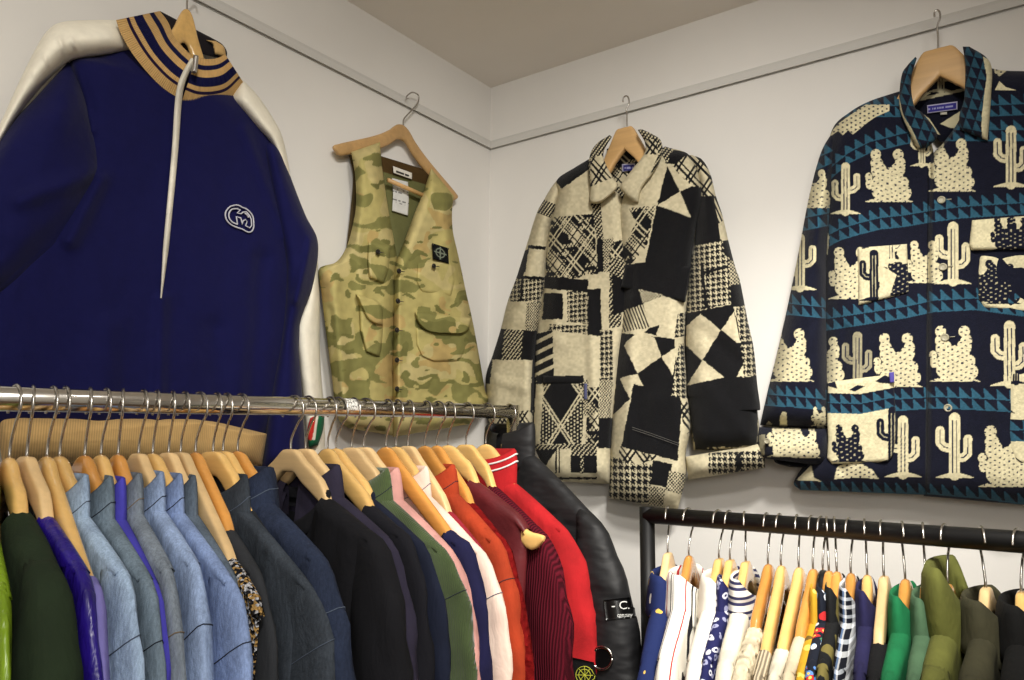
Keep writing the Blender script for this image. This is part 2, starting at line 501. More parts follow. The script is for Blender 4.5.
def clothes_rack(label, name, P0, P1, dirh, mat, wheels=True, rodr=ROD):
    base = np.array(((P0[0] + P1[0]) / 2, (P0[1] + P1[1]) / 2, 0))
    t = tag(empty(name, base), label, 'clothes rack')
    Geo().tube([P0, P1], rodr, 20).build('rail', mat, t)
    side = np.array((-dirh[1], dirh[0], 0))
    for P in (P0, P1):
        g = Geo(); top = np.array(P) + np.array((0, 0, rodr * 1.0))
        g.tube([np.array((P[0], P[1], .09)), top], rodr * .95, 20)
        o = g.build('post', mat, t)
        f = Geo()
        f.tube([np.array((P[0], P[1], .075)) - side * .2, np.array((P[0], P[1], .075)) + side * .2], .0125, 14)
        f.build('foot_bar', mat, t)
        for k in (-1, 1):
            c = np.array((P[0], P[1], .0)) + side * .19 * k
            g = Geo(); g.tube([c + (0, 0, .05), c + (0, 0, .065)], .006, 10)
            g.tube([c + dirh * -.011 + (0, 0, .027), c + dirh * .011 + (0, 0, .027)], .027, 20)
            g.build('caster', M_rubber, t)
    g = Geo(); g.tube([np.array((P0[0], P0[1], .16)), np.array((P1[0], P1[1], .16))], .009, 12); g.build('lower_rail', mat, t)
    return t
rackL = clothes_rack('chrome clothes rail along the left wall, packed with denim and dark jackets', 'clothes_rack', A1, A0x, L_H, M_chrome)
rackR = clothes_rack('black clothes rail below the two patterned jackets, holding printed shirts', 'clothes_rack', B0, B1x, R_H, M_black)
# paper sticker on the chrome rod and end cap
def rod_wrap(name, Pa, Pb, r, a0, a1, mat, parent):
    T = (Pb - Pa) / np.linalg.norm(Pb - Pa); u = np.cross(T, (0, 0, 1.0)); u /= np.linalg.norm(u); v = np.cross(u, T)
    rows = []
    for rr in (r, r + .0004):
        for P in (Pa, Pb):
            rows.append([P + rr * (math.cos(a) * u + math.sin(a) * v) for a in np.linspace(a0, a1, 14)])
    V = np.array(rows).reshape(-1, 3); n = 14
    Q = np.vstack((gquads(2, n), gquads(2, n, 2 * n)))
    return mk(name, V, Q, mat, parent)
def rod_at_px(P0, d, px, off=(0, 0, 0)):
    lo, hi = -1.5, 1.3
    ts = np.linspace(lo, hi, 4001)
    P = P0 + ts[:, None] * d + np.array(off)
    c = (P - CAM) @ M.T
    ok = c[:, 2] < -.15
    x = np.where(ok, CX - F * c[:, 0] / np.where(ok, c[:, 2], -1), 1e9)
    k = int(np.argmin(np.abs(x - px)))
    return P0 + ts[k] * d
M_paper = NT('white_paper'); M_paper = M_paper.done(M_paper.ramp(M_paper.noise(300, 2), [(.42, (120, 118, 112)), (.5, (232, 230, 224))]), .7)
sa, sb = rod_at_px(A1, ldir, 340), rod_at_px(A1, ldir, 353.5)
_t = np.cross(ldir, (0, 0, 1.0))
st = rod_wrap('sticker', sa, sb, ROD + .0003, -.3, 1.5, M_paper, rackL) if _t.dot(CAM - sa) > 0 else rod_wrap('sticker', sa, sb, ROD + .0003, 1.6, 3.5, M_paper, rackL)
st['label'] = 'small white paper sticker on the chrome rod'

# ----------------------------------------------------------------- hangers
def hanger_profile(kind, q):
    """top height and wood height at |x| = q*w"""
    if kind == 'flat':
        zt = np.interp(q, [0, .07, .10, .2, .5, .8, 1.0], [0, 0, -.003, -.018, -.047, -.076, -.092])
        h = np.interp(q, [0, .1, .2, .5, .9, 1.0], [.030, .030, .030, .027, .022, .020])
        th = np.interp(q, [0, 1], [.0060, .0056]); bow = 0 * q
    elif kind == 'block':       # broad flat-topped jacket hanger
        zt = np.interp(q, [0, .26, .32, 1.0], [0, 0, -.007, -.085])
        h = -np.interp(q, [0, .3, 1.0], [-.040, -.058, -.115]) + zt
        th = np.interp(q, [0, 1], [.009, .008]); bow = 0 * q
    else:
        zt = np.interp(q, [0, .05, .10, .18, .3, .5, .8, .95, 1.0], [0, -.0012, -.006, -.020, -.037, -.058, -.086, -.100, -.107])
        h = np.interp(q, [0, .1, .2, .5, .9, .97, 1.0], [.034, .034, .033, .031, .026, .018, .006])
        th = np.interp(q, [0, .2, .6, .93, 1.0], [.0068, .0068, .0066, .0066, .004]); bow = 0 * q
    return zt, h, th, bow
def hanger_body(kind, w, top=None):
    xs = np.concatenate((np.linspace(-1, -.2, 18), np.linspace(-.17, .17, 19), np.linspace(.2, 1, 18)))
    if kind != 'flat': xs = np.concatenate(([-1.0], np.linspace(-.99, -.2, 18), np.linspace(-.17, .17, 19), np.linspace(.2, .99, 18), [1.0]))
    a = np.linspace(0, 2 * math.pi, 20, endpoint=False)
    e = .45 if kind in ('flat', 'block') else .7
    ca = np.sign(np.cos(a)) * np.abs(np.cos(a)) ** e; sa = np.sign(np.sin(a)) * np.abs(np.sin(a)) ** e
    rows = []
    zt, h, th, bow = hanger_profile(kind, np.abs(xs))
    if top is not None:
        tz = top(np.abs(xs) * w) - .006
        tail = np.interp(np.abs(xs), [0, .16, .95, 1], [0, 0, 0, .004 if kind != 'flat' else 0])
        zt = np.where(np.abs(xs) < .14, zt, np.minimum(np.interp(np.abs(xs), [.14, 1], [np.interp(.14, np.sort(np.abs(xs)), np.sort(zt)[::-1]), tz.min()]), tz)) - tail
    zs = np.convolve(np.pad(zt, 1, 'edge'), [.25, .5, .25], 'valid')
    for k, x in enumerate(xs):
        rows.append(np.stack((np.full(20, x * w), bow[k] + th[k] * ca, zs[k] - h[k] / 2 + h[k] / 2 * sa), -1))
    return np.concatenate(rows), gquads(len(xs), 20, 0, True), [list(range(20))[::-1], list(range((len(xs) - 1) * 20, len(xs) * 20))]
def hook_curve(neck_to_rod, openside, R=.0195, rod=ROD):
    """question-mark wire; the rod centre is neck_to_rod above the neck; openside=+1: tip on the near (x+) side"""
    cz = neck_to_rod + rod + .0017 - R
    pts = [(0, 0, -.004), (0, 0, neck_to_rod - .034)]
    s = -openside
    a0 = -62 if neck_to_rod > .03 else -62
    A = np.radians(np.linspace(-55, 205 if openside < 0 else 172, 26))
    loop = [(s * R * math.cos(a), 0, cz + R * math.sin(a)) for a in A]
    pts = [(0, 0, -.004), (0, 0, max(.006, loop[0][2] - .022))] + loop
    return catmull(pts, 3)
def make_hanger(kind, mat, w, gap, openside, loc, yaw, label, group, top=None):
    r = empty('wooden_hanger' if mat is not M_blackplastic else 'plastic_hanger', loc, yaw)
    V, Q, N = hanger_body(kind, w, top)
    mk('arms', V, Q, mat, r, N, local=True)
    hk = Geo().tube(hook_curve(gap, openside), .0015, 8).build('hook', M_wire, r, True)
    hk.rotation_euler = (0, 0, random.uniform(-.25, .25))
    return tag(r, label, 'hanger', group)

# ================================================================= clothes on the walls
C_navy, C_cream, C_camel = (18, 19, 68), (246, 240, 222), (216, 178, 118)
cloth = painted_cloth('woven_cloth')
wool = painted_cloth('blanket_wool', .0022, .97, .05)
jersey = painted_cloth('smooth_jersey', .0006, .85, .05)
def const(*layers):
    base, rest = layers[0], layers[1:]
    def f(X, Y, U, V):
        c = np.empty(X.shape + (3,)); c[:] = base
        for poly, colr in rest: c[inpoly(X, Y, poly)] = colr
        return c
    return f

# ----------------------------- 1. navy track jacket (left wall)
tj = tag(empty('track_jacket', on_wall(np.array(150.), np.array(470.), 'L', np.array(.0))), 'navy half-zip track jacket with cream shoulders and striped camel collar, hung on the left wall', 'jacket')
navy_f = const(C_navy)
zipx = [(190, 60), (183, 100), (176, 150), (170, 215), (163, 298)]
sheet('body', jersey, tj, 'L', [(120, 40), (98, 55), (70, 62), (80, 110), (72, 170), (30, 230), (-20, 290), (-34, 360), (-24, 430)],
      [(238, 92), (256, 110), (276, 136), (288, 176), (298, 222), (303, 262), (301, 305), (297, 360), (268, 440)], .035, .05, .06, 1.5, RL=(.06, .09),
      folds=[(100, 180, 70, 240, 9, .012), (72, 64, 92, 130, 5, .006), (162, 300, 158, 430, 7, .008), (215, 330, 225, 430, 14, -.008), (110, 330, 100, 430, 14, .006), (245, 130, 285, 235, 6, .006), (262, 260, 250, 420, 10, -.008)],
      color=navy_f, ripple=(.005, 50))
def sleeve_tj(X, Y, U, V):
    c = np.empty(X.shape + (3,)); c[:] = C_navy
    return c
sl = sheet('sleeve', jersey, tj, 'L', [(68, 62), (38, 95), (8, 128), (-25, 180), (-60, 250), (-95, 330), (-130, 420)],
           [(74, 64), (90, 110), (103, 172), (78, 232), (30, 278), (-10, 318), (-30, 430)], .045, .06, .05, 1.5,
           folds=[(100, 172, 20, 200, 10, .010), (95, 190, 0, 290, 12, -.006), (60, 120, 20, 230, 16, .006)], color=navy_f, ripple=(.004, 40))
sr = sheet('sleeve', jersey, tj, 'L', [(262, 140), (268, 180), (276, 220), (284, 260), (284, 300), (280, 340), (270, 400), (262, 468)],
           [(280, 142), (290, 175), (305, 214), (318, 243), (313, 285), (299, 330), (302, 390), (306, 470)], .052, .042, .03, 1.2, RL=(.04, .03),
           folds=[(312, 240, 296, 300, 5, .008)], color=navy_f)
# cream raglan stripes over shoulders and down the sleeves
cr = const(C_cream)
s1 = sheet('shoulder_stripe', jersey, tj, 'L', [(122, 20), (90, 20), (62, 22), (48, 30), (36, 48), (20, 80), (0, 124), (-30, 190), (-80, 300)],
           [(135, 51), (110, 55), (88, 58), (70, 62), (56, 72), (32, 98), (8, 132), (-20, 185), (-66, 300)], .04, .055, .03, 1.3,
           folds=[(66, 58, 60, 40, 2.5, .004), (80, 56, 72, 40, 2.5, .004), (52, 70, 44, 56, 2.5, .004), (40, 86, 34, 74, 2.5, .003)], color=cr)
s1['label'] = 'cream shoulder stripe'
s2 = sheet('shoulder_stripe', jersey, tj, 'L', [(230, 98), (244, 114), (258, 130), (271, 144), (281, 166), (291, 192)],
           [(243, 80), (258, 96), (273, 118), (282, 136), (288, 162), (293, 192)], .048, .045, .03, 1.0, color=cr)
s2['label'] = 'cream shoulder stripe'
s3 = sheet('sleeve_stripe', jersey, tj, 'L', [(313, 245), (306, 290), (296, 325), (299, 365), (304, 410), (308, 466)],
           [(318, 262), (320, 300), (320, 340), (321, 372), (324, 410), (326, 468)], .022, .03, .03, 1.2, color=cr)
s3['label'] = 'cream stripe down the sleeve'
cf = sheet('cuff', jersey, tj, 'L', [(310, 418), (307, 432), (309, 448)], [(325, 412), (323, 430), (318, 445)], .06, .012, .012, .8,
           color=const((24, 96, 62), ([(305, 440), (309, 414), (317, 414), (312, 440)], (190, 48, 40)), ([(312, 440), (317, 414), (319, 414), (315, 440)], (225, 215, 200))))
cf['label'] = 'green, white and red striped cuff'
# ribbed hem
def ribs(c1, k=330.0, amt=.16):
    def f(X, Y, U, V):
        return np.array(c1, float)[None, None] * (1 - amt * (.5 + .5 * np.sin(U * 2 * math.pi * k))[..., None])
    return f
hm = sheet('hem', jersey, tj, 'L', [(0, 416), (-2, 432), (2, 462)], [(202, 418), (268, 434), (262, 466)], .05, .045, .03, .9, smooth=False, color=ribs(C_camel, 300), ripple=(.004, 30),
           folds=[(205, 415, 215, 455, 8, -.006)])
hm['label'] = 'camel ribbed hem'
# collar: one knitted band each side of the zip, seen from outside
bands = [(0, C_camel), (.14, C_navy), (.24, C_camel), (.40, C_navy), (.60, C_camel), (.70, (40, 24, 60)), (.765, C_camel), (1.01, C_camel)]
def collar_half(up, lo, wu, wl, zipside):
    nr, nc = 90, 150
    u = resample(catmull(up), nc); l = resample(catmull(lo), nc)
    t = np.linspace(0, 1, nr)[:, None, None]
    P = u[None] + (l - u)[None] * t
    ww = np.linspace(0, 1, nc)[None]
    bul = .012 * np.sin(math.pi * t[..., 0]) * np.ones((1, nc))
    rib = .0012 * np.sin(ww * 2 * math.pi * 46)
    w = np.interp(ww, [0, 1], [wu[0], wu[1]]) * (1 - t[..., 0]) + np.interp(ww, [0, 1], [wl[0], wl[1]]) * t[..., 0] + bul + rib
    V = on_wall(P[..., 0], P[..., 1], 'L', w)
    c = np.zeros((nr, nc, 3)); tt = np.broadcast_to(t[..., 0], (nr, nc))
    for a, colr in bands: c[tt >= a] = colr
    c *= (1 - .14 * (.5 + .5 * np.sin(ww * 2 * math.pi * 46)))[..., None]
    back = V + (CAM - V) * -.004
    n = nr * nc
    bd = list(range(nc)) + [i * nc + nc - 1 for i in range(1, nr)] + list(range(nr * nc - 2, (nr - 1) * nc - 1, -1)) + [i * nc for i in range(nr - 2, 0, -1)]
    bq = [(bd[k], bd[(k + 1) % len(bd)], bd[(k + 1) % len(bd)] + n, bd[k] + n) for k in range(len(bd))]
    return mk('collar', np.vstack((V.reshape(-1, 3), back.reshape(-1, 3))), np.vstack((gquads(nr, nc), gquads(nr, nc, n), np.array(bq))), jersey, tj, None, np.vstack((c.reshape(-1, 3),) * 2))
cl = collar_half([(160, 11), (168, 22), (174, 36), (182, 46), (193, 57)], [(116, 20), (121, 34), (132, 53), (147, 72), (163, 88), (180, 99)], (.075, .10), (.09, .085), 1)
cl['label'] = 'camel and navy striped collar half beside the zip'
cl2 = collar_half([(197, 57), (206, 59), (217, 58), (225, 54)], [(182, 100), (196, 105), (214, 105), (230, 100), (245, 85)], (.10, .07), (.085, .05), 1)
cl2['label'] = 'camel and navy striped collar half beside the zip'
# inside of the collar and its far rim
sheet('collar_lining', jersey, tj, 'L', [(160, 11), (166, 24), (174, 38), (184, 50)], [(212, 38), (222, 44), (227, 52), (226, 60)], .03, .006, .02, 1.0, color=const((34, 30, 34)))
cb = sheet('collar_back', jersey, tj, 'L', [(206, 40), (212, 44), (214, 54)], [(216, 41), (224, 47), (226, 57)], .038, .008, .008, .7, color=const(C_camel, ([(205, 44), (213, 44), (216, 58), (205, 58)], (60, 46, 40))))
# zip: tape, teeth line and puller
wall_tube('zip_pull', metal('zip_metal', (210, 208, 204), .3), tj, 'L', [(196, 56), (195, 66), (194, 72)], .122, .004)
zz = []
nz = 40; zc = resample(catmull([(194, 58), (187, 70), (181, 85), (178, 105), (175, 150), (169, 215), (161, 298)]), nz)
zw = np.interp(np.linspace(0, 1, nz), [0, .1, .18, .25, 1], [.117, .115, .108, .098, .0945])
hw = np.interp(np.linspace(0, 1, nz), [0, .1, .8, 1], [3.2, 3.6, 3.0, .8])
V = np.concatenate([on_wall(zc[:, 0] + s * hw, zc[:, 1], 'L', zw + b) for s, b in ((-1, -.008), (-.85, .001), (-.15, .0035), (.15, .0035), (.85, .001), (1, -.008))])
q = np.concatenate([np.stack((np.arange(nz - 1) + k * nz, np.arange(1, nz) + k * nz, np.arange(1, nz) + (k + 1) * nz, np.arange(nz - 1) + (k + 1) * nz), -1) for k in range(5)])
zo = mk('zip', V, q, fabric('zip_tape', (232, 226, 210)), tj); zo['label'] = 'white zip'
# embroidered monogram badge
E = lambda pts: [(210 + x / 12.37, 190 + y / 12.37) for x, y in pts]
M_thread = fabric('silver_thread', (196, 196, 204))
lines = [[(320, 185), (250, 205), (200, 260), (190, 320), (215, 385), (270, 435), (340, 465), (400, 485), (460, 518), (510, 515), (538, 470), (540, 400), (530, 330), (500, 280), (450, 235), (400, 215), (360, 193), (320, 185)],
         [(330, 230), (270, 240), (235, 290), (240, 350), (280, 400), (340, 425)], [(330, 230), (375, 245), (335, 285), (385, 295), (405, 275), (450, 270), (485, 310), (470, 340)],
         [(340, 425), (325, 330), (380, 345), (390, 380), (395, 425), (410, 380), (440, 365), (460, 390), (440, 440), (490, 470), (515, 440), (510, 360), (485, 310)],
         [(430, 290), (455, 300), (465, 325)]]
g = Geo()
for k, ln in enumerate(lines):
    P = np.array(E(ln)); P = catmull(P, 6) if k < 2 else P
    W = on_wall(P[:, 0], P[:, 1], 'L', np.full(len(P), .0895)); g.tube(W, .0012, 6)
eo = g.build('emblem', M_thread, tj); eo['label'] = 'oval interlocking monogram embroidered in silver thread'
# its hanger
def wall_hanger(kind, mat, w, wall, px, py, off, label, scale=1.0, tilt=0.0, hook=None, hook_r=.0016):
    p = on_wall(np.array(float(px)), np.array(float(py)), wall, np.array(off))
    r = empty('wooden_hanger', p); tag(r, label, 'hanger')
    V, Q, N = hanger_body(kind, w)
    V = V * np.array((1, .9, scale))
    ct, sn = math.cos(tilt), math.sin(tilt)
    V = np.stack((V[:, 0] * ct - V[:, 2] * sn, V[:, 1], V[:, 0] * sn + V[:, 2] * ct), -1)
    if wall == 'L': W = np.stack((-V[:, 1] * -1, V[:, 0], V[:, 2]), -1)
    else: W = np.stack((V[:, 0], -V[:, 1], V[:, 2]), -1)
    mk('arms', W, Q, mat, r, N, local=True)
    P = catmull(np.array(hook, float), 8)
    Wp = on_wall(P[:, 0], P[:, 1], wall, np.full(len(P), off))
    Geo().tube(Wp, hook_r, 8).build('hook', M_wire, r)
    return r
wall_hanger('contour', W_yellow, .1, 'L', 187, 9, .05, 'wooden hanger in the striped collar of the navy track jacket', 1.7, hook=[(187, 11), (187, 2), (189, -8), (196, -14), (199, -6)])

# ----------------------------- 2. camouflage waistcoat (left wall)
vt = tag(empty('waistcoat', on_wall(np.array(405.), np.array(436.), 'L', np.array(.0))), 'sleeveless camouflage waistcoat with flap pockets and black badge, hung near the corner', 'waistcoat')
def camo(X, Y, U, V):
    c = np.empty(X.shape + (3,)); c[:] = (182, 170, 110)
    wx = X + 6 * vnoise(X / 14, Y / 14, 3); wy = Y + 5 * vnoise(X / 14, Y / 14, 5)
    c[fbm(wx / 26, wy / 30, 31) > .16] = (192, 178, 124)
    c[fbm(wx / 22, wy / 20, 57) > .30] = (184, 160, 104)
    c[fbm(wx / 20, wy / 12.5, 77, 2) > .17] = (130, 127, 76)
    c[fbm(wx / 14, wy / 8, 91, 2) > .50] = (118, 116, 68)
    return c * (1 + .05 * vnoise(X / 5, Y / 5, 9))[..., None]
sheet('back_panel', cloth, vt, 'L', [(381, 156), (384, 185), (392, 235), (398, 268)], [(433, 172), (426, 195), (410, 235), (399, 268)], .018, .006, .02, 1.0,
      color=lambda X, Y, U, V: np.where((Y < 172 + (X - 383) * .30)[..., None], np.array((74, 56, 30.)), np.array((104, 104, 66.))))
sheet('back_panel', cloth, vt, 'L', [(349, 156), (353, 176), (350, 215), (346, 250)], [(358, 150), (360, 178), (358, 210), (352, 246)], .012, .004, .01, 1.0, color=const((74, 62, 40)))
lf = sheet('front_panel', cloth, vt, 'L',
      [(351, 152), (355, 175), (356, 205), (352, 228), (346, 248), (336, 262), (319, 269), (321, 290), (325, 325), (331, 370), (337, 415), (348, 428)],
      [(380, 142), (382, 165), (386, 195), (392, 230), (397, 258), (396, 275), (395, 310), (394, 350), (394, 390), (394, 418), (395, 436)], .03, .045, .035, .9,
      folds=[(335, 280, 345, 400, 6, .008), (356, 190, 362, 300, 5, .006), (330, 310, 332, 380, 4, -.004), (372, 360, 376, 425, 7, .005)], color=camo, ripple=(.004, 22))
rf = sheet('front_panel', cloth, vt, 'L',
      [(431, 168), (424, 190), (414, 215), (404, 242), (396, 262), (393, 280), (393, 315), (392, 350), (392, 390), (392, 415), (393, 437)],
      [(454, 196), (452, 212), (453, 232), (457, 250), (461, 268), (466, 292), (472, 318), (479, 355), (485, 390), (488, 402), (470, 424)], .034, .046, .035, .9,
      folds=[(399, 270, 398, 430, 3, .004), (450, 215, 440, 300, 7, .004), (465, 330, 470, 400, 6, .005)], color=camo, ripple=(.004, 22), seed=4)
# pockets and flaps
def pocket(left, right, flap=None, base=.076):
    sheet('pocket', cloth, vt, 'L', left, right, base, .012, .012, .7, color=camo, smooth=False)
    if flap:
        sheet('pocket_flap', cloth, vt, 'L', flap[0], flap[1], base + .012, .010, .01, .6, color=camo, smooth=True)
pocket([(359, 300), (360, 330), (366, 352), (377, 357)], [(383, 307), (383, 325), (382, 345), (380, 357)], ([(356, 294), (362, 308), (368, 319), (377, 325)], [(374, 299), (381, 305), (383, 318), (383, 325)]))
pocket([(415, 326), (416, 345), (421, 356), (434, 362)], [(469, 331), (468, 348), (463, 357), (458, 362)], ([(415, 312), (418, 322), (426, 330), (440, 333)], [(471, 318), (470, 326), (466, 332), (458, 334)]))
pocket([(368, 240), (367, 262), (369, 278)], [(391, 246), (389, 268), (384, 284)], None)
pocket([(417, 262), (416, 282), (421, 293)], [(452, 258), (456, 280), (452, 298)], None, .073)
M_btn = NT('dark_horn_button'); M_btn = M_btn.done((26, 22, 20), .35, spec=.5)
for (x, y, wd) in [(399, 271, .088), (398, 301, .088), (397, 330, .088), (397, 360, .088), (397, 389, .086), (378, 252, .095), (434, 266, .093)]:
    disc_on_wall('button', M_btn, vt, 'L', x, y, wd, .0052, .002)
    wall_tube('buttonhole', M_btn, vt, 'L', [(x + 2, y + .3), (x + 5.5, y + .7)], wd, .0008, False)
# badge
def badge(X, Y, U, V):
    c = np.empty(X.shape + (3,)); c[:] = (16, 17, 17)
    cx, cy = 440.3, 253.0; dx = (X - cx) / 1.0; dy = (Y - cy) - .3 * (X - cx)
    r = np.hypot(dx, dy); line = (np.abs(dx) < .65) & (r < 6.2) | (np.abs(dy) < .65) & (r < 6.2) | (np.abs(r - 4.3) < .55) | (r < 1.4)
    c[line] = (120, 128, 112)
    return c
bd = sheet('badge', cloth, vt, 'L', [(432, 243), (433, 259)], [(448, 248), (449, 264)], .086, .004, .004, .35, color=badge, smooth=False)
bd['label'] = 'black square badge with a compass rose'
for (x, y) in [(432.8, 244.5), (448, 249)]: disc_on_wall('badge_button', M_btn, bd, 'L', x, y, .092, .002, .0015, 10)
def lab1(X, Y, U, V):
    c = np.empty(X.shape + (3,)); c[:] = (222, 218, 208)
    yy = Y - .33 * (X - 393); c[(np.abs(yy - 170.5) < 1.0) & (vnoise(X * .9, Y * 0, 3) > -.2) & (X > 396) & (X < 409)] = (60, 58, 56); return c
l1 = sheet('neck_label', cloth, vt, 'L', [(393, 166), (393.5, 173)], [(412, 173), (412, 179.5)], .032, .002, .003, .4, color=lab1, smooth=False)
l1['label'] = 'small white woven neck label'
def lab2(X, Y, U, V):
    c = np.empty(X.shape + (3,)); c[:] = (214, 214, 212)
    yy = Y - .3 * (X - 400)
    for y0, a in ((190, .2), (193, .0), (201, -.3), (203.5, .1)): c[(np.abs(yy - y0) < .6) & (vnoise(X * .8, X * 0 + y0, 5) > a)] = (120, 120, 122)
    return c
l2 = sheet('care_label', cloth, vt, 'L', [(392, 178), (393, 195), (392, 211)], [(408, 182), (409, 200), (408, 216)], .028, .003, .003, .45, color=lab2, smooth=False)
l2['label'] = 'large white printed care label'
wall_hanger('contour', W_tan, .185, 'L', 402, 125, .022, 'wooden hanger showing at both armholes of the camouflage waistcoat', 1.0,
            hook=[(403, 127), (404, 119), (412, 110), (418, 102), (418, 95), (412, 92.5), (407, 96), (406.5, 99)])
g = Geo(); P = on_wall(np.array((388., 434.)), np.array((180., 200.)), 'L', np.array((.045, .045))); g.tube(P, .0045, 10)
bar = g.build('trouser_bar', W_tan, bpy.data.objects[[o.name for o in bpy.data.objects if o.get('label', '').startswith('wooden hanger showing at both')][0]])
# ragged hem of something dark just under the waistcoat's hem line
sheet('hem_lining', cloth, vt, 'L', [(346, 398), (349, 404), (352, 410)], [(372, 400), (374, 405), (376, 412)], .082, .002, .006, .8, color=const((28, 27, 22)))
# ----------------------------- 3. patchwork coat (right wall)
K_cream, K_black = np.array((198, 188, 158.)), np.array((20, 20, 22.))
def pat(name, U, V):
    """True where the light yarn shows; U, V in metres on the cloth"""
    if name == 'cream': return np.ones(U.shape, bool)
    if name == 'black': return np.zeros(U.shape, bool)
    def weave(p, k=8, a=4):
        ix = np.floor(U / p * k).astype(int); iy = np.floor(V / p * k).astype(int)
        wa = (ix % k) < a; we = (iy % k) < a
        return np.where(((ix + iy) % 4) < 2, wa, we)
    if name == 'hound': return weave(.0108, 8, 3)
    if name == 'houndbig': return weave(.0135, 8, 3)
    if name == 'grey':
        ix = np.floor(U / .0034).astype(int); iy = np.floor(V / .0034).astype(int); return (ix + iy) % 2 == 0
    if name == 'dgrey':
        ix = np.floor(U / .0036).astype(int); iy = np.floor(V / .0036).astype(int); return ((ix + 2 * iy) % 3) == 0
    if name == 'fine': return ((U * .9 + V * .35) / .0062) % 1 < .5
    if name == 'stripe': return ((V - U * .35) / .024) % 1 < .36
    if name == 'vstripe':
        f = (U / .052) % 1; return ~(((f > .1) & (f < .2)) | ((f > .3) & (f < .42)) | ((f > .5) & (f < .56)))
    if name == 'dplaid':      # plaid laid on the diagonal: big light, dark and half-tone diamonds crossed by double lines
        a = (U + V * .9) / .104; b = (U - V * .9) / .104
        fa, fb = a % 1, b % 1
        dots = ((np.floor(U / .0042) + np.floor(V / .0042)) % 2 == 0)
        A = fa < .40; B = fb < .40
        base = np.where(A & B, True, np.where(A ^ B, dots & (A | (np.floor(V / .0084) % 2 == 0)), False))
        for f in (fa, fb):
            for c0 in (.56, .68): base = base | (np.abs(f - c0) < .021)
            for c0 in (.10, .34): base = base & ~(np.abs(f - c0) < .022)
        return base
    if name == 'lattice':     # light ground, dark double diagonal lines
        a = ((U + V * .8) / .05) % 1; b = ((U - V * .8) / .05) % 1
        la = (np.abs(a - .3) < .06) | (np.abs(a - .55) < .06) | (np.abs(a - .78) < .04); lb = (np.abs(b - .3) < .06) | (np.abs(b - .55) < .06)
        return ~(la | lb)
    if name == 'bigdiamond':
        a = (U * 1.3 + V) / .135 + .30; b = (U * 1.3 - V) / .135 + .10
        fa, fb = a % 1, b % 1
        line = (np.abs(fa - .455) < .022) | (np.abs(fa - .545) < .022) | (np.abs(fb - .455) < .022) | (np.abs(fb - .545) < .022)
        dots = ((np.floor(U / .004) + 2 * np.floor(V / .004)) % 4 == 0)
        cell = (np.floor(a - .5) + np.floor(b - .5)) % 2 == 0
        return line | (cell & dots)
    raise KeyError(name)
def Z(x0, y0, k, pts): return [(x0 + x / k, y0 + y / k) for x, y in pts]
Z1 = lambda *p: Z(480, 120, 4.533, p); Z2 = lambda *p: Z(620, 120, 4.533, p)
Z3 = lambda *p: Z(480, 260, 4.533, p); Z4 = lambda *p: Z(620, 260, 4.533, p)
Z5 = lambda *p: Z(520, 380, 5.667, p); Z6 = lambda *p: Z(600, 390, 5.665, p)
def patches(layers, base='cream', light=K_cream, dark=K_black):
    def f(X, Y, U, V):
        X = X + .5 * vnoise(X / 3, Y / 3, 2); Y = Y + .5 * vnoise(X / 3, Y / 3, 8)   # hand-woven, slightly ragged joins
        m = pat(base, U, V)
        for name, poly in layers:
            k = inpoly(X, Y, poly)
            if k.any(): m[k] = pat(name, U[k], V[k])
        c = np.where(m[..., None], light, dark)
        return c * (1 + .06 * vnoise(X / 2.2, Y / 2.2, 4))[..., None]
    return f
pc = tag(empty('patchwork_coat', on_wall(np.array(620.), np.array(510.), 'R', np.array(.0))), 'black and cream patchwork blanket coat hung on the right wall beside the corner', 'coat')
LS = [('dgrey', Z1((290, 360), (350, 385), (322, 445), (255, 420))), ('black', Z1((222, 566), (300, 572), (297, 588), (215, 582))),
      ('black', Z1((205, 590), (222, 582), (205, 690), (165, 690))), ('black', Z3((192, 0), (206, 0), (196, 75), (155, 75))), ('black', Z3((160, 68), (295, 78), (293, 92), (155, 82))),
      ('hound', Z3((155, 82), (300, 92), (272, 192), (120, 186))), ('black', Z3((186, 80), (196, 80), (192, 188), (180, 188))), ('grey', Z3((212, 192), (280, 192), (262, 322), (205, 318))),
      ('black', Z3((60, 312), (112, 312), (98, 452), (30, 452))), ('dgrey', Z3((112, 312), (196, 318), (186, 452), (96, 452))), ('black', Z3((196, 318), (262, 322), (252, 455), (186, 452))),
      ('black', Z3((0, 452), (56, 455), (45, 560), (0, 560))), ('black', Z3((238, 455), (260, 455), (250, 690), (228, 690))),
      ('lattice', [(480, 413), (540, 410), (540, 440), (480, 440)])]
sheet('sleeve', wool, pc, 'R', Z1((352, 268), (320, 310), (290, 362), (258, 420), (220, 540), (195, 620)) + Z3((165, 80), (125, 190), (98, 300), (58, 430), (28, 520), (30, 640)) + [(488, 432)],
      Z1((362, 280), (362, 340), (340, 420), (318, 500), (306, 600)) + Z3((302, 0), (298, 90), (280, 250), (262, 330), (252, 450), (250, 560), (248, 660)) + [(532, 436)],
      .035, .05, .035, .75, folds=[(545, 190, 520, 300, 6, .006), (500, 330, 530, 330, 6, -.005), (495, 380, 530, 390, 6, .005)], color=patches(LS), ripple=(.006, 30))
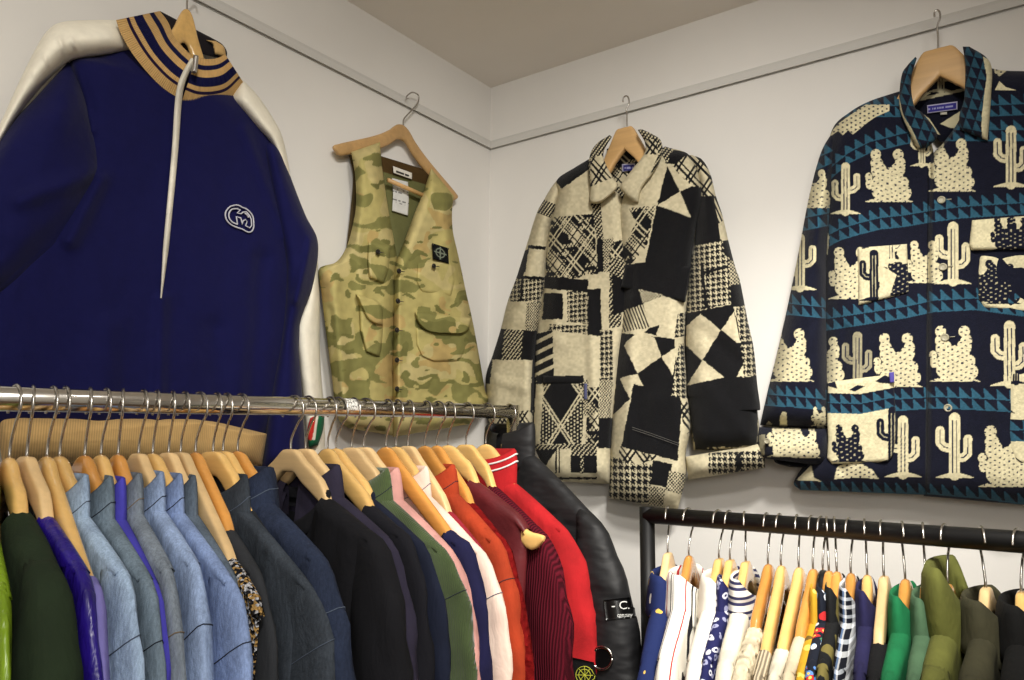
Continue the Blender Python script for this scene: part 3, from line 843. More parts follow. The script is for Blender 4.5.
LB = [('black', Z1((335, 272), (490, 175), (505, 215), (372, 312))), ('dplaid', Z1((322, 440), (515, 425), (535, 700), (300, 700))), ('dplaid', Z3((290, -10), (535, -10), (528, 50), (445, 82), (300, 74))),
      ('dgrey', Z1((505, 380), (548, 378), (560, 560), (532, 560))), ('black', Z1((528, 540), (562, 540), (566, 690), (532, 690))), ('grey', Z1((556, 540), (602, 535), (640, 640), (560, 690))), ('dplaid', Z1((600, 560), (680, 520), (680, 690), (570, 690))),
      ('black', Z3((290, 72), (495, 90), (492, 146), (290, 130))), ('cream', Z3((490, 88), (548, 95), (546, 136), (490, 128))), ('black', Z3((290, 150), (376, 150), (376, 268), (280, 270))),
      ('hound', Z3((396, 140), (490, 146), (490, 292), (396, 280))), ('hound', Z3((318, 290), (490, 300), (486, 350), (312, 320))), ('black', Z3((491, 130), (546, 132), (553, 345), (488, 340))),
      ('dgrey', Z3((588, -10), (660, -10), (640, 300), (584, 312))), ('black', Z3((600, 60), (680, 110), (670, 230), (600, 250))), ('cream', Z3((322, 318), (548, 346), (545, 590), (480, 522), (330, 522))),
      ('stripe', Z3((240, 335), (328, 318), (336, 524), (240, 545))), ('hound', Z3((545, 318), (602, 318), (602, 580), (542, 570))), ('black', Z3((255, 524), (470, 524), (470, 562), (255, 562))),
      ('bigdiamond', Z5((132, 20), (362, 20), (352, 362), (112, 362))), ('grey', Z5((358, 0), (386, 0), (384, 200), (356, 200))), ('dplaid', Z5((386, 40), (448, 40), (442, 380), (372, 370))),
      ('grey', Z5((450, 0), (525, 0), (515, 215), (448, 215))), ('black', Z5((446, 215), (530, 215), (525, 385), (442, 385))), ('cream', Z5((85, 40), (134, 40), (110, 395), (76, 395))), ('black', Z5((55, 0), (92, 0), (78, 260), (50, 260))),
      ('black', Z5((60, 380), (205, 395), (150, 482), (60, 520))), ('dgrey', Z5((80, 365), (440, 362), (440, 385), (80, 395))), ('vstripe', Z5((200, 390), (290, 390), (290, 528), (200, 528))), ('black', Z5((286, 428), (436, 428), (436, 526), (286, 526))),
      ('dgrey', Z5((342, 400), (362, 400), (362, 528), (342, 528))), ('dgrey', Z5((290, 385), (436, 385), (436, 428), (290, 428))), ('black', Z5((210, 552), (435, 550), (435, 562), (210, 564)))]
sheet('front_panel', wool, pc, 'R', Z1((492, 178), (430, 215), (350, 270), (352, 340), (330, 430), (312, 500), (300, 600)) + Z3((298, 20), (290, 110), (272, 250), (258, 330), (250, 450), (246, 560)) + [(533, 420), (535, 448), (546, 470), (553, 481)],
      Z1((520, 200), (580, 290), (640, 350), (660, 440), (668, 560)) + Z3((680, 60), (680, 200), (665, 290), (640, 420), (625, 560)) + [(613, 420), (611, 450), (611, 470), (610, 484)],
      .05, .042, .04, .75, folds=[(540, 280, 545, 400, 6, -.006), (590, 300, 596, 470, 5, .006), (560, 260, 556, 340, 8, .005)], color=patches(LB), ripple=(.005, 34), seed=3)
RB = [('black', Z2((205, 195), (240, 135), (320, 150), (268, 205))), ('dgrey', Z2((180, 85), (240, 125), (215, 200), (190, 160))), ('lattice', Z2((236, 210), (300, 160), (380, 165), (440, 340), (385, 350), (322, 300))),
      ('black', Z2((215, 208), (272, 325), (168, 388))), ('cream', Z2((215, 208), (240, 212), (325, 300), (272, 325))), ('black', Z2((272, 325), (330, 298), (420, 345), (420, 460), (320, 442))), ('cream', Z2((176, 390), (272, 325), (322, 442))),
      ('black', Z2((166, 388), (178, 390), (322, 442), (420, 450), (400, 700), (112, 655))), ('dplaid', Z2((40, 400), (162, 388), (120, 572), (60, 645), (0, 690), (-30, 690))), ('cream', Z2((-40, 395), (40, 400), (72, 470), (20, 560), (-60, 590))),
      ('cream', Z2((62, 645), (120, 572), (114, 655))), ('black', Z4((26, 22), (118, 10), (340, -20), (295, 195), (190, 160), (-20, 128))),
      ('black', Z4((0, 130), (86, 136), (106, 200), (12, 236))), ('grey', Z4((84, 132), (205, 160), (104, 198))), ('fine', Z4((0, 236), (106, 200), (136, 306), (0, 328))), ('cream', Z4((106, 200), (202, 165), (178, 296), (136, 306))),
      ('cream', Z4((206, 165), (268, 188), (242, 356), (163, 340))), ('black', Z4((108, 330), (136, 306), (178, 296), (165, 342))),
      ('black', Z4((-20, 328), (245, 356), (275, 640), (-20, 640))), ('cream', Z4((18, 384), (72, 334), (156, 350), (188, 436), (80, 516))), ('cream', Z4((188, 438), (262, 388), (240, 522))), ('cream', Z4((0, 535), (80, 515), (106, 572), (60, 560), (45, 630), (0, 540))),
      ('hound', Z4((262, 238), (310, 238), (310, 345), (245, 352))), ('hound', Z4((268, 380), (310, 380), (310, 630), (233, 618))), ('cream', Z4((0, 640), (45, 620), (0, 690))),
      ('black', Z6((186, -10), (470, 50), (440, 402), (116, 322))), ('black', Z6((85, -10), (168, 45), (74, 145))), ('cream', Z6((166, 55), (188, -20), (120, 322), (55, 372), (50, 290), (102, 300), (62, 215), (76, 140))),
      ('houndbig', Z6((40, 372), (300, 428), (285, 640), (40, 640))), ('lattice', Z6((108, 318), (335, 380), (225, 424), (108, 395))), ('black', Z6((300, 398), (410, 418), (384, 556), (288, 532))), ('grey', Z6((394, 458), (500, 478), (480, 596), (370, 566))),
      ('grey', Z6((276, 538), (372, 560), (352, 690), (270, 690))), ('cream', Z6((370, 566), (455, 590), (438, 690), (350, 690))), ('lattice', Z6((458, 40), (515, 90), (525, 240), (470, 250))), ('black', Z6((215, 640), (350, 668), (440, 690), (200, 710)))]
sheet('front_panel', wool, pc, 'R', Z2((150, 150), (80, 260), (20, 340), (-10, 420), (0, 560)) + Z4((8, 20), (5, 200), (2, 300), (-10, 420), (-25, 560)) + [(613, 410), (611, 440), (610, 470), (609, 498)],
      Z2((205, 120), (320, 165), (372, 320), (345, 480), (328, 600)) + Z4((322, 20), (303, 200), (292, 380), (300, 520), (302, 620)) + Z6((500, 60), (512, 220), (485, 360), (490, 480), (440, 680)),
      .056, .046, .04, .75, folds=[(632, 300, 626, 480, 6, .005), (680, 300, 684, 400, 7, -.006), (650, 200, 640, 300, 10, .004), (655, 400, 650, 480, 8, .004)], color=patches(RB), ripple=(.005, 34), seed=5)
RS = [('lattice', Z2((290, 150), (400, 170), (450, 345), (385, 352), (322, 300))), ('black', Z2((320, 345), (440, 345), (462, 550), (320, 610))), ('fine', Z2((425, 350), (462, 370), (470, 470), (445, 470))), ('cream', Z2((445, 470), (480, 450), (500, 545), (455, 540))),
      ('hound', Z2((300, 575), (466, 548), (478, 640), (300, 690))), ('black', Z2((466, 548), (520, 540), (540, 640), (476, 640))), ('grey', Z2((476, 640), (560, 640), (560, 690), (470, 690))), ('hound', Z4((290, -20), (495, -20), (508, 196), (290, 246))), ('black', Z4((365, 55), (495, 22), (498, 34), (368, 68))), ('black', Z4((365, 20), (378, 20), (398, 215), (385, 225))),
      ('grey', Z4((490, 10), (540, -20), (560, 112), (500, 116))), ('black', Z4((500, 114), (560, 108), (590, 210), (505, 212))),
      ('black', Z4((280, 246), (510, 200), (560, 380), (575, 525), (280, 580))), ('cream', Z4((300, 300), (365, 243), (456, 318), (372, 456), (298, 385))), ('cream', Z4((460, 316), (516, 236), (548, 388))), ('cream', Z4((302, 570), (375, 454), (472, 532))), ('cream', Z4((528, 528), (556, 478), (568, 528))),
      ('hound', Z4((524, 212), (600, 205), (640, 528), (562, 528), (548, 390))), ('black', Z4((530, 375), (610, 365), (612, 378), (540, 388))), ('black', Z4((280, 578), (470, 534), (650, 526), (670, 700), (280, 700))), ('black', Z6((480, -20), (900, -20), (890, 312), (540, 342))),
      ('lattice', Z6((586, 332), (706, 318), (712, 352), (600, 372)))]
sheet('sleeve', wool, pc, 'R', Z2((312, 160), (360, 290), (350, 430), (335, 580)) + Z4((322, 0), (306, 150), (296, 300), (298, 450), (302, 600)) + Z6((500, 60), (515, 200), (530, 340)),
      Z2((325, 158), (375, 182), (412, 252), (434, 342), (464, 432), (492, 550), (524, 672)) + Z4((545, 100), (580, 280), (606, 400), (622, 560), (636, 672)) + Z6((892, 120), (905, 220), (900, 345)),
      .05, .055, .04, .75, folds=[(690, 240, 745, 300, 8, .004), (700, 330, 760, 380, 8, -.005), (700, 380, 750, 440, 8, .004)], color=patches(RS), ripple=(.006, 34), seed=6)
CU = [('hound', Z6((614, 360), (960, 330), (960, 470), (618, 480))), ('black', Z6((770, 360), (795, 358), (800, 450), (775, 455))), ('cream', Z6((706, 318), (882, 312), (884, 346), (712, 352)))]
cu = sheet('cuff', wool, pc, 'R', Z6((484, 378), (490, 430), (500, 508)), Z6((925, 300), (932, 350), (936, 440)), .07, .045, .035, .7, color=patches(CU), smooth=False, th=.02)
cu['label'] = 'turned-back cuff with a houndstooth band'
# stitching on the lower pocket, buttons at the cuff
g = Geo()
for pl in (Z6((150, 200), (300, 250), (445, 302)), Z6((150, 212), (300, 262), (445, 314))):
    P = resample(np.array(pl), 40); g.tube(on_wall(P[:, 0], P[:, 1], 'R', np.full(40, .1055)), .0005, 4)
g.build('stitching', fabric('grey_thread', (90, 88, 84)), pc)
# pocket edges standing proud
def strip_piece(name, left, right, layers, base='black', b=.098):
    return sheet(name, wool, pc, 'R', left, right, b, .007, .008, .7, color=patches(layers, base), smooth=False)
strip_piece('pocket', Z3((285, 524), (285, 562)), Z3((470, 526), (470, 562)), [], b=.088)
strip_piece('pocket_flap', Z4((26, 20), (4, 124)), Z4((322, 30), (292, 190)), [], b=.093)
purple = sheet('side_tab', cloth, pc, 'R', Z5((362, 20), (362, 110)), Z5((380, 20), (380, 110)), .096, .002, .003, .5, color=const((84, 86, 118)), smooth=False)
purple['label'] = 'small slate blue woven tab'
# collar
CL = [('lattice', Z1((500, 170), (560, 160), (600, 255), (590, 290), (500, 320))), ('cream', Z1((480, 312), (545, 285), (600, 262), (640, 295), (600, 400), (480, 400)))]
c1 = sheet('collar', wool, pc, 'R', Z1((588, 68), (535, 102), (502, 148), (492, 220), (500, 310), (498, 368), (528, 380)), Z1((598, 76), (562, 140), (566, 190), (600, 255), (624, 296), (604, 330), (550, 374)), .108, .014, .014, .7, color=patches(CL, 'dgrey'), ripple=(.002, 12))
CR = [('cream', Z2((105, 152), (172, 158), (150, 245), (100, 310), (90, 390), (-20, 390), (-20, 290))), ('lattice', Z2((105, 95), (165, 85), (172, 158), (105, 155))), ('dgrey', Z2((165, 90), (200, 90), (195, 160), (150, 245), (140, 240), (176, 150)))]
c2 = sheet('collar', wool, pc, 'R', Z2((80, 44), (112, 100), (110, 152), (55, 225), (2, 298), (20, 335), (62, 374)), Z2((100, 42), (150, 66), (186, 95), (190, 155), (152, 238), (100, 308), (84, 374)), .11, .014, .014, .7, color=patches(CR, 'dgrey'), ripple=(.002, 12), seed=8)
sheet('collar_back', wool, pc, 'R', Z1((575, 130), (570, 210), (600, 290), (625, 400)), Z2((110, 110), (105, 180), (60, 290), (20, 400)), .03, .006, .02, .8, color=patches([('dplaid', Z1((570, 100), (900, 100), (900, 300), (570, 300)))], 'dgrey'))
wv = lambda back, edge, x0, y0, x1, y1, sl: (lambda X, Y, U, V: np.where(((X < x0 + 1.2) | (X > x1 - 1.2) | (Y - sl * (X - x0) < y0 + 1.0) | (Y - sl * (X - x0) > y1 - 1.0))[..., None], np.array(edge, float),
        np.where(((np.abs(Y - sl * (X - x0) - (y0 + y1) / 2) < 1.0) & (vnoise(X * .8, X * 0, 3) > -.1))[..., None], np.array((150, 150, 190.)), np.array(back, float))))
lb = sheet('neck_label', cloth, pc, 'R', Z1((643, 200), (643, 236)), Z2((68, 196), (68, 228)), .042, .002, .003, .4, color=wv((48, 48, 110), (170, 168, 190), 621.9, 164, 635, 172, -.02), smooth=False)
lb['label'] = 'small indigo woven neck label with pale border'
wall_hanger('block', W_tan, .07, 'R', 625, 128, .075, 'brown wooden hanger in the collar of the patchwork coat', 1.2,
            hook=[(627, 130), (627, 116), (626.5, 110), (629, 104), (628.5, 98), (626, 96), (623.5, 98), (623, 102)])

# ----------------------------- 4. cactus jacket (right wall)
X_navy, X_cream, X_teal = np.array((20, 22, 36.)), np.array((206, 197, 162.)), np.array((44, 84, 104.))
cj = tag(empty('cactus_jacket', on_wall(np.array(940.), np.array(500.), 'R', np.array(.0))), 'navy blanket jacket woven with cream cacti and teal triangle bands, hung on the right wall', 'jacket')
def lump(X, Y, cx, cy, rx, ry): return ((X - cx) / rx) ** 2 + ((Y - cy) / ry) ** 2 < 1
def prickly(X, Y, cx, base, h):
    """mask, speckle of a prickly-pear standing on a low mound"""
    k = h / 54.0
    L = [(0, -11, 17, 11), (-2, -20, 14, 10), (3, -26, 11, 8), (-10, -31, 7.5, 8), (9, -32, 7, 7), (-12, -38, 6, 6), (11, -38, 5.2, 6), (-13, -46.5, 5, 5.5), (9, -46.5, 5.2, 5.5), (-19, -18, 3.8, 5.5), (-20, -24.5, 3.6, 4.2), (14, -9, 8, 7.5), (13, -19, 6.5, 6)]
    m = np.zeros(X.shape, bool)
    for dx, dy, rx, ry in L: m |= lump(X, Y, cx + dx * k, base + dy * k, rx * k, ry * k)
    d = np.abs(X - cx) / (24 * k)
    m |= (d < 1) & (Y < base) & (Y > base - 7 * k * (1 - d) ** .8)
    ix = np.floor((X - cx) / 4.6); r = (Y - base) / 5.2 + .5 * (ix % 2) + .35 * vnoise(X / 9, Y / 9, 12)
    fx = ((X - cx) / 4.6 + .3 * vnoise(X / 7, Y / 7, 6)) % 1
    sp = (fx > .3) & (fx < .74) & (r % 1 < .25)
    return m, m & sp
def saguaro(X, Y, cx, base, h, flip=1, arms=1.0):
    k = h / 64.0
    x = (X - cx) / k * flip; y = (base - Y) / k
    def cap(x0, y0, x1, y1, r):
        dx, dy = x1 - x0, y1 - y0
        t = np.clip(((x - x0) * dx + (y - y0) * dy) / (dx * dx + dy * dy + 1e-9), 0, 1); return np.hypot(x - x0 - t * dx, y - y0 - t * dy)
    dt = cap(0, 3, 0, 58, 0); m = dt < 5.4
    a1 = np.minimum(cap(-14, 46, -14, 34, 0), np.minimum(cap(-14, 34, -10, 30, 0), cap(-10, 30, 0, 28, 0))); m |= a1 < 4.3
    a2 = np.minimum(cap(13, 38, 13, 24, 0), np.minimum(cap(13, 24, 9, 20, 0), cap(9, 20, 0, 19, 0))); m |= a2 < 4.2
    d = np.abs(x) / 19; m |= (d < 1) & (y > 0) & (y < 6 * (1 - d) ** .7)
    line = (np.abs(np.abs(x) - 1.9) < .55) & (y > 5) & (y < 56) & (dt < 5.4)
    line |= ((np.abs(a1 - 0) < .6) & (x < -6)) | ((a2 < .6) & (x > 6))
    line &= (np.floor(y / 1.6) % 2 == 0) | (np.abs(x) > 6) | True
    return m, m & line
def cactus_cloth(items, bands, period=.0172, extra=None, ground=X_navy):
    def f(X, Y, U, V):
        c = np.empty(X.shape + (3,)); c[:] = ground
        for xs, ys, hh, rows in bands:
            yc = np.interp(X, xs, ys); v = (Y - yc) / hh
            inb = np.abs(v) < 1; c[inb] = X_navy
            fx = (U / period) % 1
            vv = (v * .5 + .5) * rows; fy = vv % 1
            tri = inb & (fx < fy * .92 + .04) & (fx > .03) & (fy > .08)
            edge = inb & ((v > .90) | (fy > .9))
            c[tri | edge] = X_teal
        for kind, cx, by, h, *o in items:
            inv = 'inv' in o
            if kind == 'pp': m, s = prickly(X, Y, cx, by, h)
            elif kind == 'sg': m, s = saguaro(X, Y, cx, by, h, -1 if 'flip' in o else 1)
            else:
                m = inpoly(X, Y, cx); s = np.zeros(X.shape, bool)
                if 'spk' in o:
                    ix = np.floor(X / 4.4); s = m & ((X / 4.4) % 1 > .3) & ((X / 4.4) % 1 < .72) & (((Y / 4.6) + .5 * (ix % 2)) % 1 < .34)
            a, b = (X_navy, X_cream * .8) if inv else (X_cream * (.72 if 'grey' in o else 1), X_navy * 1.6)
            c[m] = a; c[s] = b
            if kind == 'poly' and 'cream' in o: c[m] = X_cream
        if extra: extra(c, X, Y)
        return c * (1 + .07 * vnoise(X / 1.7, Y / 1.7, 4))[..., None]
    return f
ZA = lambda *p: Z(780, 110, 5.484, p); ZB = lambda *p: Z(900, 40, 5.484, p); ZC = lambda *p: Z(900, 150, 5.484, p)
ZD = lambda *p: Z(780, 220, 5.484, p); ZE = lambda *p: Z(900, 260, 5.484, p); ZF = lambda *p: Z(750, 330, 4.0, p); ZG = lambda *p: Z(880, 370, 4.722, p)
band2 = ([820, 840, 860, 880, 904, 930, 960, 1024, 1110], [240, 229, 223, 218, 215.5, 211, 207, 203, 200], 11.5, 2)
band3 = ([820, 840, 860, 904, 935, 975, 1024, 1110], [320, 317, 314, 307, 300.5, 298.5, 305, 306], 11.5, 2)
band4 = ([820, 850, 890, 935, 975, 1024, 1110], [402, 402, 400, 397, 398.5, 401.5, 404], 11.5, 2)
bandS = ([822, 835, 850, 870, 904, 925], [178, 164, 152, 142, 133.5, 130], 11, 2)
bandR = ([980, 1024, 1110], [106, 104, 102], 11, 2)
bandH = ([790, 820, 880, 930, 975, 1024, 1110], [483, 486, 487.5, 488.5, 492, 499, 505], 6.0, 1)
def seams(c, X, Y):
    for k in (927.5,):
        m = np.abs(X - k - (Y - 300) * -.006) < .7; c[m & (Y > 168)] *= .55
items = [('poly', ZA((268, 150), (290, 110), (320, 75), (360, 45), (425, 0), (470, -30), (600, -30), (600, 5), (520, 40), (460, 85), (400, 135), (375, 110), (345, 138), (320, 115)), 0, 0, 'spk'),
         ('sg', 845.5, 214, 52, 'flip'), ('pp', 889, 202, 55), ('pp', 952, 191.5, 55), ('sg', 1011, 187, 62), ('sg', 922, 166, 40), ('poly', ZB((515, 150), (540, 135), (590, 165), (545, 200), (520, 180)), 0, 0, 'spk'), ('poly', ZB((520, 275), (545, 225), (580, 258), (640, 276)), 0, 0),
         ('pp', 852, 299, 54), ('sg', 953, 284, 63), ('pp', 925, 283, 44), ('poly', ZD((230, 130), (262, 70), (270, 90), (262, 190), (235, 175)), 0, 0),
         ('pp', 825, 383, 48), ('sg', 857.5, 386, 55, 'grey'), ('pp', 898, 387, 56), ('pp', 954.5, 381.5, 58), ('sg', 1009.5, 386, 66),
         ('sg', 903, 477, 62), ('sg', 954.5, 478, 66), ('pp', 1006, 487, 64), ('sg', 1061, 490, 66), ('poly', ZF((335, 598), (350, 545), (390, 532), (440, 532), (490, 560), (515, 596), (420, 590)), 0, 0, 'spk'),
         ('poly', ZF((185, 600), (225, 560), (245, 540), (255, 590), (285, 606)), 0, 0), ('pp', 1064, 187, 56), ('sg', 1098, 284, 62), ('pp', 1064, 387, 58)]
cj_cloth = cactus_cloth(items, [bandS, bandR, band2, band3, band4, bandH], extra=seams)
sheet('front_panel', wool, cj, 'R', [(897, 92), (870, 101), (850, 112), (833, 128), (826, 160), (827, 200), (826, 240), (825, 300), (825, 350), (824, 400), (824, 440), (806, 462), (794, 482), (800, 490)],
      [(904, 90), (908, 108), (916, 124), (930, 140), (934, 160), (933, 200), (932, 240), (931, 300), (930, 350), (930, 400), (929, 440), (929, 470), (928, 486), (928, 495)],
      .044, .047, .045, .75, RL=(.045, .008), folds=[(880, 100, 862, 180, 6, .004), (845, 330, 842, 470, 6, -.006), (870, 400, 868, 490, 8, .006)],
      color=cj_cloth, ripple=(.005, 40))
sheet('front_panel', wool, cj, 'R', [(966, 62), (966, 90), (960, 118), (944, 142), (930, 160), (927.5, 200), (927, 240), (926.5, 300), (926, 350), (925.5, 400), (925, 440), (924.5, 470), (924, 486), (923.5, 496)],
      [(970, 62), (1000, 70), (1035, 72), (1066, 80), (1078, 120), (1080, 180), (1082, 240), (1084, 300), (1088, 360), (1092, 400), (1095, 440), (1098, 480), (1102, 505), (1102, 512)],
      .047, .05, .045, .75, RL=(.01, .045), folds=[(1000, 410, 1003, 500, 9, .006), (975, 300, 978, 490, 9, -.004)],
      color=cj_cloth, ripple=(.005, 40))
bs = [([770, 800, 830], [228, 219, 213], 12.5, 2), ([770, 790, 830], [306, 304, 308], 11, 2), ([755, 790, 830], [394, 396, 400], 11, 2), ([790, 812, 835], [172, 160, 150], 12, 2)]
its = [('pp', 815, 208, 40), ('sg', 800, 290, 57, 'flip'), ('pp', 790, 381.5, 55), ('pp', 820, 426, 20), ('poly', ZF((65, 375), (75, 365), (88, 375), (84, 388), (66, 388)), 0, 0), ('poly', ZF((262, 385), (275, 368), (300, 372), (302, 395), (282, 408)), 0, 0, 'spk'), ('poly', ZF((118, 400), (120, 345), (130, 326), (146, 330), (150, 400)), 0, 0)]
sheet('sleeve', wool, cj, 'R', [(834, 130), (822, 150), (813, 180), (806, 212), (799, 250), (790, 295), (779, 345), (768, 390), (760, 425)],
      [(836, 130), (834, 160), (831, 200), (827, 250), (826, 300), (827, 350), (828, 400), (830, 430)], .05, .06, .035, .7,
      folds=[(832, 150, 815, 260, 6, .005), (826, 300, 800, 340, 7, -.004)], color=cactus_cloth(its, bs), ripple=(.004, 30), seed=9)
itc = [('pp', 787, 457, 46), ('pp', 806, 458, 34), ('poly', ZF((90, 485), (105, 475), (118, 500), (95, 502)), 0, 0), ('poly', ZF((35, 420), (60, 418), (58, 500), (40, 505)), 0, 0, 'grey')]
cuf = sheet('cuff', wool, cj, 'R', [(758, 427), (757, 440), (759, 456), (776, 460)], [(829, 428), (829, 445), (827, 462), (824, 467)], .058, .058, .03, .7, color=cactus_cloth(itc, []), th=.02)
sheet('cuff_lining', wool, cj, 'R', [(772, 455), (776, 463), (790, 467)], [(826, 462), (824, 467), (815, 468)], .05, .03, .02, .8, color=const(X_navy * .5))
rsl = sheet('sleeve', wool, cj, 'R', [(1066, 84), (1076, 130), (1082, 220), (1088, 320), (1094, 420)], [(1070, 82), (1105, 120), (1125, 220), (1145, 320), (1160, 430)], .05, .05, .035, 1.0,
      color=cactus_cloth([('sg', 1100, 190, 60), ('pp', 1106, 284, 50), ('pp', 1116, 385, 52)], [([1060, 1180], [205, 190], 12, 2), ([1060, 1180], [305, 300], 12, 2), ([1060, 1180], [405, 405], 12, 2)]))
# pockets
def cpocket(name, left, right, items, bands, base=.093, ground=X_cream, lab=None):
    o = sheet(name, wool, cj, 'R', left, right, base, .007, .008, .6, color=cactus_cloth(items, bands, ground=ground), smooth=False)
    if lab: o['label'] = lab
    return o
cpocket('pocket', ZD((425, 152), (430, 468)), [(907, 244), (909, 293)], [('poly', ZD((440, 130), (470, 115), (490, 150), (450, 160)), 0, 0, 'inv'), ('sg', 874, 301, 52, 'inv'), ('pp', 905, 296, 52, 'inv'), ('sg', 891, 262, 44), ('poly', ZD((555, 250), (640, 300), (600, 420), (540, 440)), 0, 0, 'cream')], [], .0925, lab='cream breast pocket woven with dark cacti')
cpocket('pocket', [(828, 382), (827, 412), (828, 440), (827, 458), (832, 464)], [(893, 374), (895, 400), (897, 430), (893, 455), (888, 462)],
        [('poly', ZF((305, 215), (340, 205), (350, 235), (312, 225)), 0, 0, 'inv'), ('poly', ZF((395, 240), (430, 220), (460, 225), (420, 246)), 0, 0, 'inv'), ('poly', ZF((500, 205), (540, 180), (560, 190), (560, 215), (520, 212)), 0, 0, 'inv'), ('pp', 848.5, 462, 39, 'inv'), ('sg', 893, 464, 58, 'inv')],
        [([826, 860, 897], [403, 404, 397], 10, 2)], .0925, lab='cream hip pocket with a teal band and dark cacti')
cpocket('pocket_flap', ZC((395, 385), (380, 520), (392, 550)), [(1062, 213), (1064, 240), (1058, 249)], [('pp', 1006, 251, 36, 'inv'), ('pp', 1018, 250, 34, 'inv'), ('pp', 1050, 250, 36, 'inv')], [], .1005, lab='cream pocket flap woven with dark cacti')
cpocket('pocket', ZC((435, 575), (425, 700), (430, 810)) + [(984, 308)], [(1060, 252), (1062, 280), (1064, 312), (1058, 316)], [('pp', 982, 302, 44, 'inv'), ('pp', 1003, 304, 42, 'inv'), ('pp', 1052, 306, 46, 'inv')], [], .092, lab='cream chest pocket woven with dark cacti')
cpocket('pocket', [(1009, 372), (1008, 420), (1009, 448)] + [(1016, 464)], [(1080, 374), (1081, 420), (1081, 455), (1072, 468)], [('sg', 1016, 384, 40, 'inv'), ('poly', ZG((600, 200), (640, 205), (620, 190)), 0, 0, 'inv'), ('poly', ZG((620, 400), (650, 420), (680, 440), (680, 450), (640, 420)), 0, 0, 'inv'), ('pp', 1052, 466, 40, 'inv')],
        [([1000, 1090], [430, 432], 11, 2)], .092, lab='cream hip pocket with a teal band and dark cacti')
tabc = sheet('side_tab', cloth, cj, 'R', ZF((555, 170), (560, 212)), ZF((576, 168), (578, 210)), .104, .002, .002, .4, color=const((84, 76, 150)), smooth=False)
tabc['label'] = 'tiny violet woven tab on the hip pocket'
M_horn = NT('pale_horn_button'); M_horn = M_horn.done((150, 144, 122), .4, spec=.5)
for (x, y) in [(941.5, 200), (943, 267), (945, 337.5), (948, 408)]:
    disc_on_wall('button', M_horn, cj, 'R', x, y, .0965, .0062, .0025)
    wall_tube('buttonhole', M_horn, cj, 'R', [(x + 5, y - .5), (x + 10, y - 1)], .0965, .0008, False)
disc_on_wall('button', M_horn, cj, 'R', 767, 441, .117, .005, .0025)
# collar with cream edging
def collar_cloth(edge_poly):
    def f(X, Y, U, V):
        c = np.empty(X.shape + (3,)); c[:] = X_navy
        a = ((X * .92 + Y * .28) / 9.5) % 1; b = ((Y - X * .22) / 10.5) % 1
        c[(a < b * .95) & (b > .08)] = X_teal * .85
        for p in edge_poly: c[inpoly(X, Y, p)] = X_cream * .95
        return c * (1 + .06 * vnoise(X / 1.7, Y / 1.7, 4))[..., None]
    return f
e1 = ZB((-10, 290), (0, 380), (30, 460), (96, 596), (112, 590), (60, 480), (22, 420), (8, 370))
sheet('collar', wool, cj, 'R', ZB((84, 92), (40, 140), (10, 190), (-4, 300), (0, 390), (40, 490), (98, 596)), ZB((92, 100), (64, 200), (62, 280), (82, 370), (128, 405), (205, 520), (150, 590)), .1, .016, .014, .6, color=collar_cloth([e1]), ripple=(.002, 14))
e2 = ZB((455, 90), (510, 120), (512, 250), (500, 400), (500, 545), (452, 560), (446, 450), (462, 300), (476, 200))
sheet('collar', wool, cj, 'R', ZB((344, 36), (356, 120), (358, 200), (350, 330), (326, 410), (328, 492)), ZB((380, 36), (470, 92), (504, 160), (500, 300), (492, 420), (480, 552)), .102, .016, .014, .6, color=collar_cloth([e2]), ripple=(.002, 14), seed=5)
def lining(X, Y, U, V):
    c = np.empty(X.shape + (3,)); c[:] = X_navy * .9
    m, s = saguaro(X, Y, 941, 92, 44); c[m] = X_cream * .8; c[s] = X_navy
    yy = Y - (103 + (X - 912) * -.22)
    c[np.abs(yy + 2) < 1.6] = X_cream * .85
    for p in (ZB((70, 275), (170, 290), (80, 350)), ZB((90, 380), (160, 430), (220, 520), (150, 500)), ZB((220, 460), (330, 390), (330, 490), (270, 480))): c[inpoly(X, Y, p)] = X_cream
    return c
sheet('collar_back', wool, cj, 'R', [(912, 74), (910, 95), (920, 118), (940, 142)], [(967, 62), (966, 92), (962, 125), (944, 142)], .03, .008, .02, .7, color=lining)
lb2 = sheet('neck_label', cloth, cj, 'R', ZB((148, 358), (150, 404)), ZB((316, 336), (316, 382)), .042, .002, .003, .4, color=wv((56, 52, 128), (178, 174, 200), 927, 105.2, 957.6, 113.7, -.13), smooth=False)
lb2['label'] = 'violet woven neck label with pale border'
lb3 = sheet('size_label', cloth, cj, 'R', ZB((220, 398), (222, 412)), ZB((258, 394), (258, 410)), .043, .002, .003, .4, color=const((190, 186, 170)), smooth=False)
wall_hanger('block', W_tan, .088, 'R', 938, 49, .072, 'brown wooden hanger in the collar of the cactus jacket', 1.25,
            hook=[(938, 52), (938, 38), (937.5, 26), (940, 18), (939.5, 12), (937, 10), (934.5, 12.5), (934.5, 17)])
# ================================================================= clothes on the rails
def px_of(p): return proj(p)
def solve_pose(neck, w, tip, az_lo, az_hi):
    """azimuth and drop of a shoulder whose point sits where the eye sees it"""
    az = np.radians(np.linspace(az_lo, az_hi, 400)); dr = np.linspace(.06, .16, 100)
    A, D = np.meshgrid(az, dr, indexing='ij')
    P = np.stack((neck[0] + w * np.cos(A), neck[1] + w * np.sin(A), neck[2] - D), -1)
    q = proj(P)
    e = (q[0] - tip[0]) ** 2 + .6 * (q[1] - tip[1]) ** 2 + 60000 * (D - .11) ** 2
    k = np.unravel_index(np.argmin(e), e.shape)
    return float(A[k]), float(D[k]), (float(q[0][k]), float(q[1][k]))

